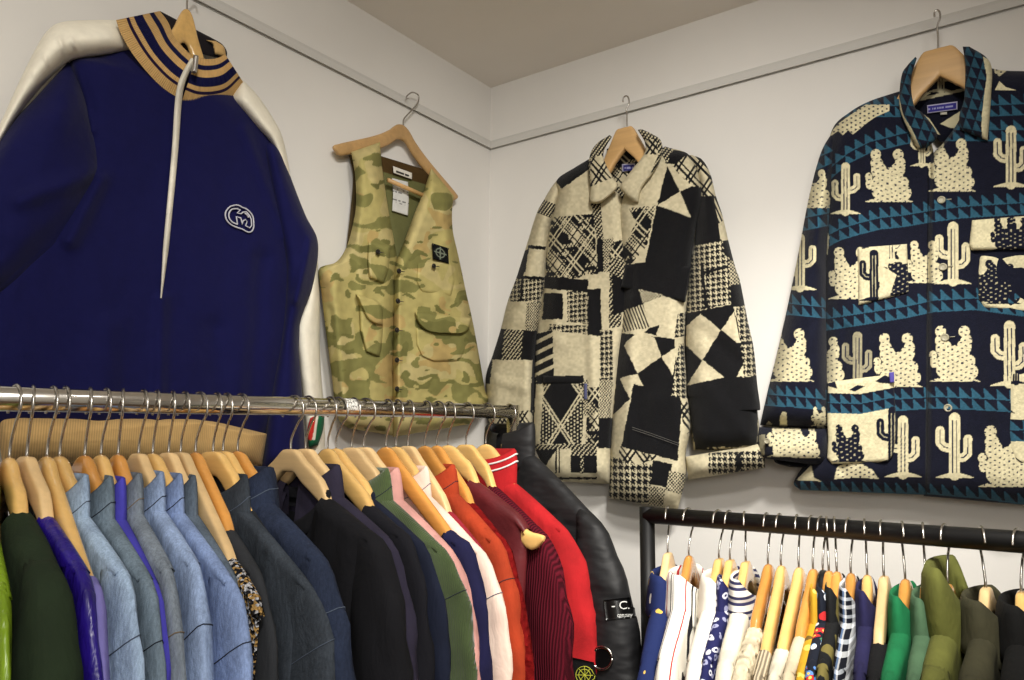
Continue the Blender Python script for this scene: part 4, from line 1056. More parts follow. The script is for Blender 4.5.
def top_z(ax, g):
    nw, w = g['nw'], g['w']
    q = np.clip((ax - nw) / (w - nw), 0, 1)
    return g['nz'] + (-g['drop'] - g['nz']) * (q ** 1.1) - .010 * np.clip((q - .78) / .22, 0, 1) ** 2
def body_mesh(g):
    w, L, t, nw = g['w'], g['L'], g['t'], g['nw']
    if g.get('sleeves', True): w = w - .028                # the sleeve carries the last of the shoulder
    s = np.unique(np.concatenate((np.linspace(-1, 1, 41), [-nw / w, nw / w])))
    nc = len(s); nf = 26; rsh = g.get('rsh', .009)
    rr = np.linspace(0, 1, nf) ** 1.5                       # 0 top .. 1 hem
    phase = RNG.uniform(0, 6, 6)
    rows = []
    neck = np.abs(s) <= nw / w + 1e-6
    def face(sign):
        out = []
        for r in rr:
            x = s * (w - .012 * min(1, r * 3.2))
            zt = top_z(np.abs(s * w), g) - rsh
            front = sign == g['front']
            sc = np.where(neck, np.sqrt(np.clip(1 - (s * w / nw) ** 2, 0, 1)), 0) * (g['scoop'] if front else .012)
            zt = zt - sc
            z = zt + (-L - zt) * r
            depth = np.clip((top_z(np.abs(s * w), g) - z) / .13, 0, 1)
            y = rsh + (t - rsh) * depth ** .8
            edge = np.sqrt(np.clip(1 - np.abs(s) ** (14 if g.get('sleeves', True) else 6), 0.02, 1))
            fold = .0045 * depth * (np.sin(s * 9 + phase[0] + z * 6) + .7 * np.sin(s * 17 + phase[1] - z * 9) + .5 * np.sin(z * 26 + s * 5 + phase[2]))
            y = sign * (y * edge + fold * edge)
            if g.get('quilt'): y = y + sign * .007 * edge * depth * np.abs(np.sin(z * math.pi / g['quilt']))
            out.append(np.stack((x, y, z), -1))
        return out
    f = face(1); b = face(-1)
    arc = []
    for a in np.radians([30, 60, 90, 120, 150]):
        arc.append(np.stack((s * w, np.full(nc, rsh * np.cos(a)), top_z(np.abs(s * w), g) - rsh + rsh * np.sin(a)), -1))
    rows = f[::-1] + arc + b
    V = np.concatenate(rows); R = len(rows)
    Q = []
    mid = s[:-1] / 2 + s[1:] / 2
    for i in range(R - 1):
        bridge = nf - 1 <= i < nf - 1 + len(arc) + 1
        for j in range(nc - 1):
            if bridge and abs(mid[j]) < nw / w: continue
            Q.append((i * nc + j, i * nc + j + 1, (i + 1) * nc + j + 1, (i + 1) * nc + j))
    # close the two side seams
    for i in range(nf - 1):
        k = R - 1 - i
        Q.append((i * nc, (i + 1) * nc, (k - 1) * nc, k * nc)); Q.append((i * nc + nc - 1, k * nc + nc - 1, (k - 1) * nc + nc - 1, (i + 1) * nc + nc - 1))
    return V, np.array(Q)
def sleeve_mesh(g, side):
    w, d, t = g['w'], g['drop'], g['t']
    sw, ln = g['sw'], g['sl']
    rise = g.get('cap', .0015)
    ob = g['out']
    tz = lambda x: float(top_z(np.array(x), g)) + rise
    O = catmull([(w - .055, tz(w - .055) - .003), (w - .03, tz(w - .03)), (w - .010, tz(w - .010) + .001), (w + .007, -d - .026), (w + .019 + ob * .2, -d - .065), (w + .027 + ob * .6, -d - .15), (w + .027 + ob, -d - .3), (w + .02 + ob, -d - ln)], 8)
    I = catmull([(w - .062, tz(w - .062) - .03), (w - .066, -d - .04), (w - .068, -d - .075), (w - .064, -d - .115), (w - .055, -d - .16), (w + .025 - sw + ob * .6, -d - .23), (w + .02 - sw * .9 + ob, -d - .34), (w + .015 - sw * .8 + ob, -d - ln)], 8)
    n = 30; O = resample(O, n); I = resample(I, n)
    a = np.linspace(0, 2 * math.pi, 18, endpoint=False)
    e = .8
    ca = np.cos(a); sa = np.sign(np.sin(a)) * np.abs(np.sin(a)) ** e
    ph = RNG.uniform(0, 6, 4); rows = []
    for k in range(n):
        c = (O[k] + I[k]) / 2; h = (O[k] - I[k]) / 2
        q = k / (n - 1)
        b = np.interp(q, [0, .06, .14, .3, .5, 1], [g['rsh'] * .9, g['rsh'] * 1.05, g['rsh'] * .5 + t * .5, t * 1.0, t * 1.1, t]) * g.get('puff', 1)
        if g.get('quilt'): b = b * (1 + .22 * abs(math.sin(q * ln / g['quilt'] * math.pi))); 
        cre = np.abs(np.sin(2 * a + ph[0] + q * 14)) ** 3; pin = math.exp(-((q - .13) / .07) ** 2)
        wr = 1 + .06 * np.sin(3 * a + ph[0] + q * 11) + .05 * np.sin(5 * a + ph[1] - q * 19) + .045 * np.sin(q * 46 + ph[2] + 2 * a) - .09 * cre * min(1, q * 3) + .05 * pin * np.sin(9 * a + ph[3])
        wr = 1 + (wr - 1) * min(1, q * 6) * g.get('wrinkle', 1)
        x = c[0] + h[0] * ca * wr; z = c[1] + h[1] * ca * wr; y = b * sa * wr
        y = y + g.get('bow', 0.0) * g['front'] * q ** 1.5
        rows.append(np.stack((side * x, y, z), -1))
    V = np.concatenate(rows)
    return V, gquads(n, 18, 0, True), [list(range(18))[::-1], list(range((n - 1) * 18, n * 18))]
def seam_curve(g, side, lift=.0016):
    V, _, _ = sleeve_last
    return V
def collar_mesh(g, prof, gap=.0, ry=None, rx=None, n=44, drop=None):
    """a collar swept round the neck; prof = list of (outwards, up)"""
    nw = (rx or g['nw'] + .004); ry = ry or max(.008, g['t'] * .72); os = min(.9, g['t'] * .62 / .02)
    fr = g['front']; drop = g['scoop'] * .8 if drop is None else drop
    closed = gap <= 0
    th = np.linspace(gap, 2 * math.pi - gap, n, endpoint=not closed)     # 0 = front
    rows = []
    for o, u in prof:
        x = (nw + o * .8) * np.sin(th); y = fr * (ry + o * os) * np.cos(th)
        z = g['nz'] + u - drop * np.clip(np.cos(th), 0, 1) ** 1.3 - .004
        rows.append(np.stack((x, y, z), -1))
    return np.concatenate(rows), gquads(len(prof), n, 0, closed)
SHIRT_P = [(-.004, -.006), (-.003, .018), (-.001, .030), (.003, .036), (.008, .035), (.013, .026), (.017, .010), (.021, -.010), (.023, -.020), (.021, -.022), (.016, -.008), (.011, .010), (.004, .024), (.001, .016), (.001, -.006)]
STAND_P = [(-.002, -.01), (-.003, .02), (-.004, .045), (-.003, .055), (.003, .058), (.008, .054), (.010, .04), (.010, .02), (.009, -.01)]
CREW_P = [(-.004, -.002), (-.005, .008), (-.003, .012), (.001, .012), (.004, .008), (.006, -.004), (.006, -.012), (.002, -.014)]
HOOD_P = [(-.004, -.01), (-.006, .02), (-.004, .05), (.004, .066), (.016, .068), (.026, .055), (.03, .03), (.028, .0), (.022, -.03), (.012, -.035)]

def patch_on_body(g, sgn, x0, x1, z0, z1, lift): pass

GARMENTS = []
def spec(kw):
    kw = dict(kw)
    g = dict(w=.2, L=.66, t=.014, nw=.058, scoop=.035, sw=.11, sl=.5, out=.012, drop=.11, front=-1, rsh=.0078)
    g.update(kw)
    if 'rsh' not in kw: g['rsh'] = float(np.clip(g['t'] * .75, .0078, .013))
    if 'nz' not in kw: g['nz'] = -.024 - (g['drop'] - .024) * (g['nw'] / g['w'])
    return g
def garment(name, label, cat, mat, neck, az, group=None, sleeves=True, collar='shirt', cmat=None, smat=None, **kw):
    g = spec(kw)
    g['wb'] = kw.get('wb', g['w'] - .016)
    r = empty(name, neck, az); tag(r, label, cat, group)
    g['sleeves'] = sleeves
    V, Q = body_mesh(g); mk('body', V, Q, mat, r, local=True)
    if sleeves:
        for sd in (1, -1):
            V, Q, N = sleeve_mesh(g, sd)
            s = mk('sleeve', V, Q, smat or mat, r, N, local=True)
            if g.get('seam') and sd == 1:
                ring = V.reshape(-1, 18, 3)[5]; c = ring.mean(0)
                P = c + (ring - c) * 1.012; P = np.vstack((P, P[:1]))
                Geo().tube(P, .0006, 5, False).build('shoulder_seam', g['seam'], s, True)
    if collar:
        cm = cmat or mat
        if collar == 'shirt': V, Q = collar_mesh(g, SHIRT_P, .22, ry=max(.010, g['t'] * .95), rx=g['nw'] + .008)
        elif collar == 'stand': V, Q = collar_mesh(g, STAND_P, .12, drop=.02)
        elif collar == 'hood': V, Q = collar_mesh(g, HOOD_P, .3, drop=.05)
        else: V, Q = collar_mesh(g, CREW_P, 0)
        co = mk({'shirt': 'collar', 'stand': 'collar', 'hood': 'hood', 'crew': 'neckband'}[collar], V, Q, cm, r, local=True)
        if g.get('seam') and collar == 'shirt':
            V2 = V.reshape(len(SHIRT_P), -1, 3)[6]
            Geo().tube(V2, .0006, 5, False).build('stitching', g['seam'], co, True)
    return r, g

def place(P0, d, neck_px, gap, tip, w, az_rng):
    N = rod_at_px(P0, d, neck_px, (0, 0, -gap)); neck = N - np.array((0, 0, gap))
    if tip is None: return neck, None, None
    az, dr, q = solve_pose(neck, w, tip, *az_rng)
    return neck, az, dr

# ---- cloths of the left rail
def D(name, c, **k): return fabric(name, c, 'denim', **k)
thr = fabric('tan_seam_thread', (120, 104, 84)); thr_d = fabric('dark_seam_thread', (40, 44, 54)); thr_p = fabric('pale_seam_thread', (84, 94, 110))
GAP_L = .058
HT = {'b': ('flat', W_beech), 'y': ('contour', W_yellow), 'o': ('contour', W_orange), 'f': ('flat', W_yellow)}
HLAB = {'b': 'pale flat beech hanger', 'y': 'glossy yellow wooden hanger', 'o': 'glossy orange-brown wooden hanger', 'f': 'flat honey-coloured wooden hanger'}
# neck px, hanger, shoulder point (px), garment spec
LEFT = [
 (-18, 'y', (9, 622), ('shirt', 'lime green satin shirt at the left end of the chrome rail', 'shirt', fabric('lime_satin', (128, 160, 30), 'satin'), dict(collar='shirt'))),
 (-9, 'f', (-3, 640), ('shirt', 'khaki shirt just left of the dark green velvet jacket', 'shirt', fabric('khaki_cotton', (110, 104, 54)), dict(collar=None, nw=.1))),
 (10, 'y', (60, 590), ('velvet_jacket', 'dark green velvet jacket, leftmost large garment on the chrome rail', 'jacket', fabric('green_velvet', (34, 46, 30), 'plain', sheen=.0), dict(collar=None, nw=.062, puff=1.15, t=.026))),
 (27, 'b', (96, 588), ('satin_jacket', 'shiny royal blue satin jacket beside the dark green velvet one', 'jacket', fabric('royal_satin', (36, 18, 128), 'satin'), dict(collar=None, nw=.07, puff=1.1))),
 (47, 'y', (105, 606), ('blouse', 'thin lavender blouse between the royal blue satin jacket and the pale denim shirt', 'blouse', fabric('lavender_cotton', (118, 112, 176)), dict(collar=None, nw=.165, w=.205))),
 (60, 'y', (138, 590), ('denim_shirt', 'palest sky blue denim shirt with plain folded collar', 'shirt', D('sky_denim', (158, 180, 208)), dict(seam=thr_p))),
 (85, 'o', (160, 598), ('denim_shirt', 'grey-blue chambray shirt behind the palest denim shirt', 'shirt', D('chambray', (112, 128, 142)), dict(seam=thr_d))),
 (101, 'y', (164, 606), ('shirt', 'violet blue cotton shirt squeezed between two denim shirts', 'shirt', fabric('violet_cotton', (70, 66, 170)), dict())),
 (118, 'o', (180, 588), ('denim_jacket', 'worn mid-grey denim jacket with tan collar stitching', 'jacket', D('grey_denim', (124, 134, 146)), dict(seam=thr))),
 (139, 'b', (207, 580), ('denim_jacket', 'light blue denim jacket between the grey and cornflower denim jackets', 'jacket', D('light_denim', (148, 168, 204)), dict(seam=thr_d))),
 (153, 'y', (247, 602), ('denim_jacket', 'cornflower blue denim jacket with a gathered sleeve seam', 'jacket', D('cornflower_denim', (132, 152, 194)), dict(seam=thr_d, w=.22))),
 (169, 'b', (246, 596), ('denim_shirt', 'slate denim shirt half hidden behind the cornflower jacket', 'shirt', D('slate_denim', (92, 104, 118)), dict())),
 (181, 'b', (262, 606), ('boucle_blouse', 'black, white and gold flecked boucle blouse on a pale hanger', 'blouse', fabric('boucle', (32, 32, 36), 'boucle', (186, 186, 190), c3=(176, 140, 84), scale=330), dict(collar=None, nw=.15, w=.215, sleeves=False))),
 (196, 'o', (270, 594), ('sweatshirt', 'charcoal sweatshirt with a wide neck left of the dark denim jackets', 'sweatshirt', fabric('charcoal_jersey', (46, 48, 52)), dict(collar=None, nw=.10))),
 (213, 'f', (329, 610), ('denim_jacket', 'washed black denim jacket with a gathered shoulder seam', 'jacket', D('black_denim', (58, 64, 72)), dict(seam=thr_p, w=.225))),
 (223, 'f', (324, 604), ('shirt', 'faded black shirt hidden behind the washed black denim jacket', 'shirt', fabric('faded_black', (38, 40, 44)), dict(collar=None))),
 (238, 'o', (336, 572), ('denim_jacket', 'dark indigo denim jacket next to the black crew neck sweater', 'jacket', D('indigo_denim', (42, 50, 70)), dict(seam=thr_p, w=.215))),
 (291, 'b', (392, 549), ('sweater', 'black crew neck sweater on the pale beech hanger seen face on', 'sweater', fabric('black_wool', (20, 20, 24)), dict(collar='crew', nw=.082, scoop=.06, w=.21))),
 (306, 'b', (404, 552), ('shirt', 'dark aubergine shirt behind the black crew neck sweater', 'shirt', fabric('aubergine_cotton', (44, 40, 56)), dict())),
 (328, 'y', (420, 548), ('sweater', 'black fine-knit sweater just left of the navy one', 'sweater', fabric('black_knit', (22, 22, 28)), dict(collar=None, nw=.10))),
 (336, 'y', (436, 556), ('sweater', 'midnight navy sweater with a yellow wooden hanger above it', 'sweater', fabric('midnight_wool', (24, 29, 46)), dict(collar='crew', nw=.085, w=.21))),
 (352, 'b', (461, 568), ('cord_shirt', 'olive green corduroy shirt left of the pink shirt', 'shirt', fabric('olive_cord', (70, 84, 52), 'cord'), dict(seam=thr_d))),
 (364, 'b', (466, 568), ('shirt', 'dusty pink shirt beside the olive corduroy', 'shirt', fabric('pink_cotton', (204, 150, 142)), dict())),
 (386, 'o', (478, 560), ('sweater', 'bright navy sweater hanging low on an orange hanger beside the shell pink shirt', 'sweater', fabric('navy_cotton', (28, 28, 62)), dict(collar=None, nw=.15))),
 (396, 'y', (499, 586), ('shirt', 'pale shell pink shirt with a shoulder seam', 'shirt', fabric('shell_cotton', (240, 208, 192)), dict(seam=thr_p, w=.215))),
 (408, 'b', (492, 566), ('sweatshirt', 'crimson sweatshirt between the shell pink and rust shirts', 'sweatshirt', fabric('crimson_jersey', (146, 38, 50)), dict(collar=None, nw=.10))),
 (425, 'o', (511, 558), ('shirt', 'rust orange shirt with a folded collar', 'shirt', fabric('rust_cotton', (166, 60, 32)), dict(seam=thr_d))),
 (437, 'o', (516, 560), ('fleece', 'bright dark-red fuzzy fleece below the maroon leather', 'fleece', fabric('red_fleece', (120, 20, 20), 'sherpa'), dict(collar=None, nw=.09, out=.03))),
 (448, 'y', (530, 522), ('leather_vest', 'maroon leather waistcoat with the hanger tip poking out', 'waistcoat', fabric('maroon_leather', (92, 30, 34), 'leather'), dict(collar=None, sleeves=False, w=.175))),
 (466, 'f', (557, 552), ('cardigan', 'ribbed burgundy cardigan left of the red zip jacket', 'cardigan', fabric('burgundy_rib', (92, 20, 34), 'knit', scale=70), dict(collar=None, nw=.07, w=.215))),
 (486, 'y', (581, 548), ('zip_jacket', 'bright red zip jacket with white collar stripes and compass sleeve badge', 'jacket', fabric('red_tricot', (172, 32, 36)), dict(collar='stand', w=.2))),
 (509, 'b', (612, 540), ('puffer_jacket', 'black padded jacket at the right end of the chrome rail', 'jacket', fabric('black_nylon', (24, 24, 26), 'nylon'), dict(collar='stand', nz=-.016, w=.245, t=.024, quilt=.16, sw=.17, out=.045, puff=1.25, wrinkle=.4, nw=.055))),
]
BUILT = {}; LOG = []
def spacing(P0, d, tab, gap):
    t = [float(np.dot(rod_at_px(P0, d, e[0], (0, 0, -gap)) - P0, d)) for e in tab]
    out = []
    for k in range(len(t)):
        nb = [abs(t[k] - t[j]) for j in (k - 1, k + 1) if 0 <= j < len(t)]
        out.append(sum(nb) / len(nb))
    return out
SP_L = spacing(A1, ldir, LEFT, GAP_L)
for i, (npx, hk, tip, (nm, lab, cat, mat, kw)) in enumerate(LEFT):
    w = kw.get('w', .2)
    neck, az, dr = place(A1, ldir, npx, GAP_L, tip, w + .005, (-62, 30))
    kw = dict(kw); kw.setdefault('drop', dr); kw.setdefault('t', float(np.clip(SP_L[i] * .52, .0085, .024)))
    kind, wm = HT[hk]
    hw = w - .022
    if nm == 'leather_vest': hw = .207
    make_hanger(kind, wm, round(hw, 3), GAP_L, -1, neck, az, HLAB[hk] + ' carrying the ' + lab.split(' with ')[0].split(' beside ')[0].split(' behind ')[0].split(' between ')[0].split(' left of')[0].split(' squeezed')[0].split(', leftmost')[0].split(' half hidden')[0].split(' below')[0].split(' hidden')[0].split(' next to')[0].split(' at the')[0].split(' on the')[0].split(' on a')[0].split(' just')[0].split(' hanging')[0].split(' low on')[0].split(' hanging')[0], 'wooden hangers on the chrome rail', (lambda ax, g=spec({k: v for k, v in kw.items() if k not in ('sleeves', 'collar', 'cmat', 'smat')}): np.where(ax < g['nw'] + .004, 1, top_z(ax, g))))
    sl = kw.pop('sleeves', True)
    BUILT[lab] = garment(nm, lab, cat, mat, neck, az, 'clothes on the chrome rail', sleeves=sl, **kw)
    LOG.append(('L', npx, nm, round(math.degrees(az)), round(dr, 3), round(kw['t'], 4), [round(float(v)) for v in proj(np.array(neck) + np.array((w * math.cos(az), w * math.sin(az), -dr)))], tip, [round(float(v)) for v in proj(np.array(neck))]))

# ---- cloths of the right rail
wh = (238, 234, 224)
RIGHT = [
 (668, 'b', (643, 686), ('printed_shirt', 'royal navy shirt printed with small gold sprigs, first on the black rail', 'shirt', fabric('sprig_print', (30, 42, 88), 'print', scale=58, size=.26, skip=.4, motifs=[(0, (206, 172, 84)), (.5, (226, 224, 214)), (.8, (196, 150, 70))], stretch=(1, 1, .5)), dict())),
 (689, 'o', (660, 676), ('striped_shirt', 'white shirt striped in red and black, second on the black rail', 'shirt', fabric('red_black_stripe', wh, 'stripes', dir='Y', dist=.3, scale=11, stops=[(0, wh), (.28, (176, 40, 44)), (.33, wh), (.52, (38, 38, 44)), (.58, wh), (.66, (60, 60, 66)), (.69, wh)]), dict())),
 (719, 'f', (690, 676), ('printed_shirt', 'ivory shirt with loose ochre brush marks', 'shirt', fabric('ochre_print', (238, 232, 218), 'print', scale=16, size=.2, skip=.45, motifs=[(0, (204, 150, 62)), (.6, (150, 128, 110))], stretch=(1.6, 1, .6), warp=.05), dict())),
 (730, 'f', (702, 676), ('printed_shirt', 'deep navy shirt printed with rows of white fans', 'shirt', fabric('fan_print', (34, 36, 82), 'print', scale=78, size=.42, skip=.06, motifs=[(0, (214, 214, 224)), (.5, (150, 152, 184))], core=(34, 36, 82), stretch=(1, 1, 1.3)), dict())),
 (746, 'f', (720, 676), ('striped_shirt', 'cream jersey shirt with a navy and grey striped collar', 'shirt', fabric('cream_jersey', (234, 226, 206)), dict(cmat=fabric('collar_stripe', wh, 'stripes', scale=17, dir='Z', dist=.2, stops=[(0, wh), (.4, (58, 58, 92)), (.62, (196, 190, 184)), (.8, (50, 50, 80))])))),
 (768, 'o', (735, 684), ('fleece', 'shaggy cream sherpa fleece on an orange hanger', 'fleece', fabric('cream_sherpa', (226, 212, 182), 'sherpa'), dict(collar=None, nw=.095, puff=1.25))),
 (781, 'y', (752, 694), ('sweater', 'oatmeal ribbed sweater right of the cream sherpa', 'sweater', fabric('oatmeal_rib', (206, 190, 162), 'knit', scale=70, dir='Y'), dict(collar=None, nw=.13))),
 (799, 'y', (768, 692), ('shirt', 'cream cotton shirt with open neck beside the oatmeal sweater', 'shirt', fabric('cream_cotton', (228, 218, 196)), dict(collar=None, nw=.125))),
 (813, 'o', (783, 688), ('sweater', 'plain beige sweater in the middle of the black rail', 'sweater', fabric('beige_wool', (214, 198, 168)), dict(collar=None, nw=.105, puff=1.1))),
 (823, 'k', (796, 691), ('printed_shirt', 'mustard floral blouse on a black plastic hanger', 'blouse', fabric('mustard_print', (196, 152, 40), 'print', scale=70, size=.42, skip=.4, motifs=[(0, (108, 84, 40)), (.6, (226, 196, 96))]), dict())),
 (829, 'o', (806, 684), ('printed_shirt', 'bright floral shirt of blue, red and white blooms on black', 'shirt', fabric('bloom_print', (26, 30, 42), 'print', scale=92, size=.5, skip=.12, motifs=[(0, (96, 140, 206)), (.3, (226, 230, 238)), (.5, (70, 120, 90)), (.68, (206, 50, 52)), (.82, (120, 170, 220))], core=(232, 200, 90)), dict())),
 (837, 'o', (818, 682), ('printed_shirt', 'black shirt printed with olive and tan leaves', 'shirt', fabric('leaf_print', (24, 25, 26), 'print', scale=40, size=.42, skip=.2, motifs=[(0, (116, 106, 58)), (.5, (150, 132, 84)), (.8, (84, 84, 52))], stretch=(1, 1, .6), rot=(0, .5, 0)), dict())),
 (851, 'o', (836, 681), ('plaid_shirt', 'black, white and blue checked shirt', 'shirt', fabric('blue_plaid', wh, 'plaid', scale=16, sa=[(0, (20, 22, 30)), (.3, (226, 228, 230)), (.52, (20, 22, 32)), (.78, (120, 150, 196)), (.9, (226, 228, 230))], sb=[(0, (20, 22, 30)), (.34, (226, 228, 230)), (.56, (24, 26, 36)), (.82, (206, 212, 220))]), dict())),
 (867, 'y', (858, 686), ('shirt', 'plain ink navy shirt between the checked and green shirts', 'shirt', fabric('ink_cotton', (38, 36, 72)), dict())),
 (884, 'b', (871, 691), ('shirt', 'black shirt on a pale hanger behind the green shirt', 'shirt', fabric('soft_black', (20, 20, 22)), dict(collar=None, nw=.1))),
 (905, 'o', (883, 696), ('shirt', 'emerald green shirt with a wide folded collar', 'shirt', fabric('emerald_cotton', (28, 108, 66)), dict())),
 (926, 'o', (910, 698), ('shirt', 'muted sage green shirt left of the olive hoodie', 'shirt', fabric('sage_cotton', (74, 102, 76)), dict())),
 (948, 'o', (928, 686), ('hoodie', 'olive green hoodie with its hood up around the hanger', 'hoodie', fabric('olive_jersey', (94, 96, 46)), dict(collar='hood', puff=1.15))),
 (986, 'b', (966, 696), ('jacket', 'dark olive brown jacket at the right end of the black rail', 'jacket', fabric('umber_cotton', (58, 56, 40)), dict(collar='shirt', w=.21))),
 (1022, 'f', (1010, 706), ('jacket', 'black jacket cut by the right edge of the picture', 'jacket', fabric('jet_cotton', (18, 18, 18)), dict(w=.21))),
]
GAP_R = .054
SP_R = spacing(B0, rdir, RIGHT, GAP_R)
HT['k'] = ('contour', M_blackplastic); HLAB['k'] = 'glossy black plastic hanger'
for i, (npx, hk, tip, (nm, lab, cat, mat, kw)) in enumerate(RIGHT):
    w = kw.get('w', .2)
    neck, az, dr = place(B0, rdir, npx, GAP_R, tip, w + .005, (-165, -70))
    kw = dict(kw); kw.setdefault('drop', dr); kw.setdefault('front', 1); kw.setdefault('t', float(np.clip(SP_R[i] * .52, .0085, .024)))
    kind, wm = HT[hk]
    short = lab.split(' with ')[0].split(', first')[0].split(', second')[0].split(' of blue')[0].split(' on a')[0].split(' on an')[0].split(' right of')[0].split(' beside')[0].split(' in the')[0].split(' between')[0].split(' behind')[0].split(' left of')[0].split(' at the')[0].split(' cut by')[0]
    make_hanger(kind, wm, round(w - .022, 3), GAP_R, 1, neck, az, HLAB[hk] + ' carrying the ' + short, 'hangers on the black rail', (lambda ax, g=spec({k: v for k, v in kw.items() if k not in ('sleeves', 'collar', 'cmat', 'smat')}): np.where(ax < g['nw'] + .004, 1, top_z(ax, g))))
    sl = kw.pop('sleeves', True)
    BUILT[lab] = garment(nm, lab, cat, mat, neck, az, 'clothes on the black rail', sleeves=sl, **kw)
    LOG.append(('R', npx, nm, round(math.degrees(az)), round(dr, 3), round(kw['t'], 4), [round(float(v)) for v in proj(np.array(neck) + np.array((w * math.cos(az), w * math.sin(az), -dr)))], tip, [round(float(v)) for v in proj(np.array(neck))]))
# ----------------------------- badges and lettering sewn on sleeves
from mathutils.bvhtree import BVHTree
def root_xf(r):
    a = r.rotation_euler.z; c, s = math.cos(a), math.sin(a)
    return np.array(((c, -s, 0), (s, c, 0), (0, 0, 1.0))), np.array(r.location)
def surface(r, names=('sleeve',)):
    R, T = root_xf(r); vs, ps = [], []
    for ch in r.children:
        if ch.name.split('.')[0] not in names: continue
        co = np.empty(len(ch.data.vertices) * 3); ch.data.vertices.foreach_get('co', co)
        b = len(vs); vs += [tuple(v) for v in co.reshape(-1, 3) @ R.T + T]
        ps += [tuple(b + k for k in p.vertices) for p in ch.data.polygons]
    return BVHTree.FromPolygons(vs, ps)
def drape(r, bvh, px, py, lift):
    """points of the garment's own surface, in the garment's frame, lifted off the cloth"""
    R, T = root_xf(r); out = []; last = None
    for d in rays(np.asarray(px, float).ravel(), np.asarray(py, float).ravel()):
        h = bvh.ray_cast(Vector(CAM), Vector(d))
        if h[0] is not None:
            n = h[1] if h[1].dot(Vector(d)) < 0 else -h[1]; last = h[0] + n * lift; out.append((np.array(last) - T) @ R)
        else: out.append(None)
    good = [o for o in out if o is not None]
    for k, o in enumerate(out):
        if o is None:
            j = min((i for i, q in enumerate(out) if q is not None), key=lambda i: abs(i - k), default=None)
            out[k] = out[j] if j is not None else np.zeros(3)
    return np.array(out), len(good)
def decal(name, mat, r, bvh, corners, lift=.0012, n=10, th=.0012):
    a, b, c, d = [np.array(p, float) for p in corners]
    s = np.linspace(0, 1, n); S, Tt = np.meshgrid(s, s, indexing='ij')
    P = (1 - S)[..., None] * ((1 - Tt)[..., None] * a + Tt[..., None] * b) + S[..., None] * ((1 - Tt)[..., None] * d + Tt[..., None] * c)
    top, k = drape(r, bvh, P[..., 0], P[..., 1], lift + th); low, _ = drape(r, bvh, P[..., 0], P[..., 1], lift)
    if k < n * n * .5: print('decal misses', name, k)
    bd = list(range(n)) + [i * n + n - 1 for i in range(1, n)] + list(range(n * n - 2, n * (n - 1) - 1, -1)) + [i * n for i in range(n - 2, 0, -1)]
    q = [(bd[i], bd[(i + 1) % len(bd)], bd[(i + 1) % len(bd)] + n * n, bd[i] + n * n) for i in range(len(bd))]
    return mk(name, np.vstack((top, low)), np.vstack((gquads(n, n), gquads(n, n, n * n), np.array(q))), mat, r, local=True)
def line_on(g, r, bvh, pts, lift, rad):
    P = np.asarray(pts, float); W, k = drape(r, bvh, P[:, 0], P[:, 1], lift)
    if k > len(P) * .6: g.tube(W, rad, 5)
def circle(cx, cy, r, ry=None, n=24): 
    a = np.linspace(0, 2 * math.pi, n); return np.stack((cx + r * np.cos(a), cy + (ry or r) * np.sin(a)), -1)
def lettering(name, mat, r, bvh, text, x0, base, height, lift, slant=0.0, squeeze=1.0, rot=0.0):
    cu = bpy.data.curves.new('letters', 'FONT'); cu.body = text; cu.size = 1.0; cu.fill_mode = 'FRONT'; cu.resolution_u = 3; cu.shear = slant
    tmp = bpy.data.objects.new('letters', cu); COL.objects.link(tmp)
    bpy.context.view_layer.update()
    me = tmp.evaluated_get(bpy.context.evaluated_depsgraph_get()).to_mesh()
    V = np.array([v.co[:] for v in me.vertices]); Fc = [tuple(p.vertices) for p in me.polygons]
    tmp.evaluated_get(bpy.context.evaluated_depsgraph_get()).to_mesh_clear()
    bpy.data.objects.remove(tmp); bpy.data.curves.remove(cu)
    k = height / .7
    px = x0 + V[:, 0] * k * squeeze; py = base - V[:, 1] * k + (px - x0) * rot
    W, _ = drape(r, bvh, px, py, lift)
    return mk(name, W, None, mat, r, Fc, local=True)
def by(text): return next(o for o in bpy.data.objects if text in o.get('label', '') and o.get('category') != 'hanger')
M_white_thread = fabric('white_thread', (226, 226, 222)); M_yellow_thread = fabric('yellow_thread', (176, 176, 60)); M_patch = fabric('black_felt', (14, 14, 15))
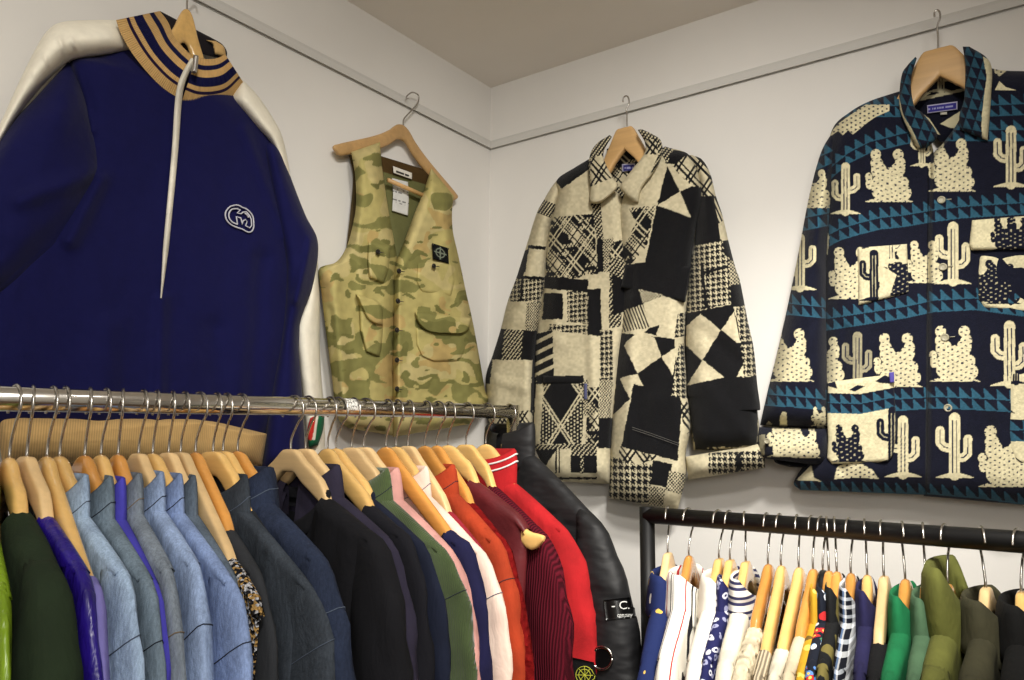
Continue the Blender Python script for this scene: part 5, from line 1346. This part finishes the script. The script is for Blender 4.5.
M_band = NT('gloss_black_band'); M_band = M_band.done((10, 10, 11), .3, spec=.5)
tt = by('bright red zip jacket'); bv = surface(tt)
bdg = decal('badge', M_patch, tt, bv, [(568, 656), (593, 662), (599, 692), (566, 696)], .001)
bdg['label'] = 'black sleeve badge with a yellow compass rose'
g = Geo()
for ln in (circle(585, 675, 8.5, 9), circle(585, 675, 5.6, 6), np.array([(577, 675), (593, 675)]), np.array([(585, 666), (585, 684)]), np.array([(580, 669), (590, 681)]), np.array([(590, 669), (580, 681)])):
    line_on(g, tt, bv, resample(ln, 20), .0028, .0006)
if g.V: g.build('compass_rose', M_yellow_thread, bdg, True)
pf = by('black padded jacket'); bv = surface(pf)
band = decal('arm_band', M_band, pf, bv, [(604, 600), (632, 597), (635, 617), (607, 620)], .001)
lettering('lettering', M_white_thread, band, bv, 'C.', 621, 608, 8.5, .0034) if False else None
for tx, x0, yb, hh, sl in (('- C.', 612, 609, 8.0, 0), ('company', 616.5, 616.8, 4.2, .3)):
    o = lettering('lettering', M_white_thread, pf, bv, tx, x0, yb, hh, .0032, sl, .95 if sl == 0 else .66)
    o['label'] = 'white lettering on the arm band'
g = Geo(); P, k = drape(pf, bv, circle(603, 658, 10, 11, 33)[:, 0], circle(603, 658, 10, 11, 33)[:, 1], .003)
g.tube(P, .0022, 8)
lens = g.build('goggle_lens_rim', M_wire, pf, True)
g = Geo(); c0 = P[:-1].mean(0)
V = np.vstack([c0 + (P[:-1] - c0) * k for k in (1, .7, .4, .02)]); mk('goggle_lens', V, gquads(4, 32, 0, True), M_band, pf, local=True)
# white lines on the stand-up collar of the red track top
co = next(c for c in tt.children if c.name.startswith('collar'))
V = np.empty(len(co.data.vertices) * 3); co.data.vertices.foreach_get('co', V); V = V.reshape(len(STAND_P), -1, 3)
g = Geo()
for q in (5.4, 6.2):
    k = int(q); ring = V[k] * (1 - (q - k)) + V[k + 1] * (q - k); g.tube(ring * np.array((1.01, 1.04, 1)), .0016, 6)
st2 = g.build('collar_stripe', M_white_thread, co, True); st2['label'] = 'white collar stripes'
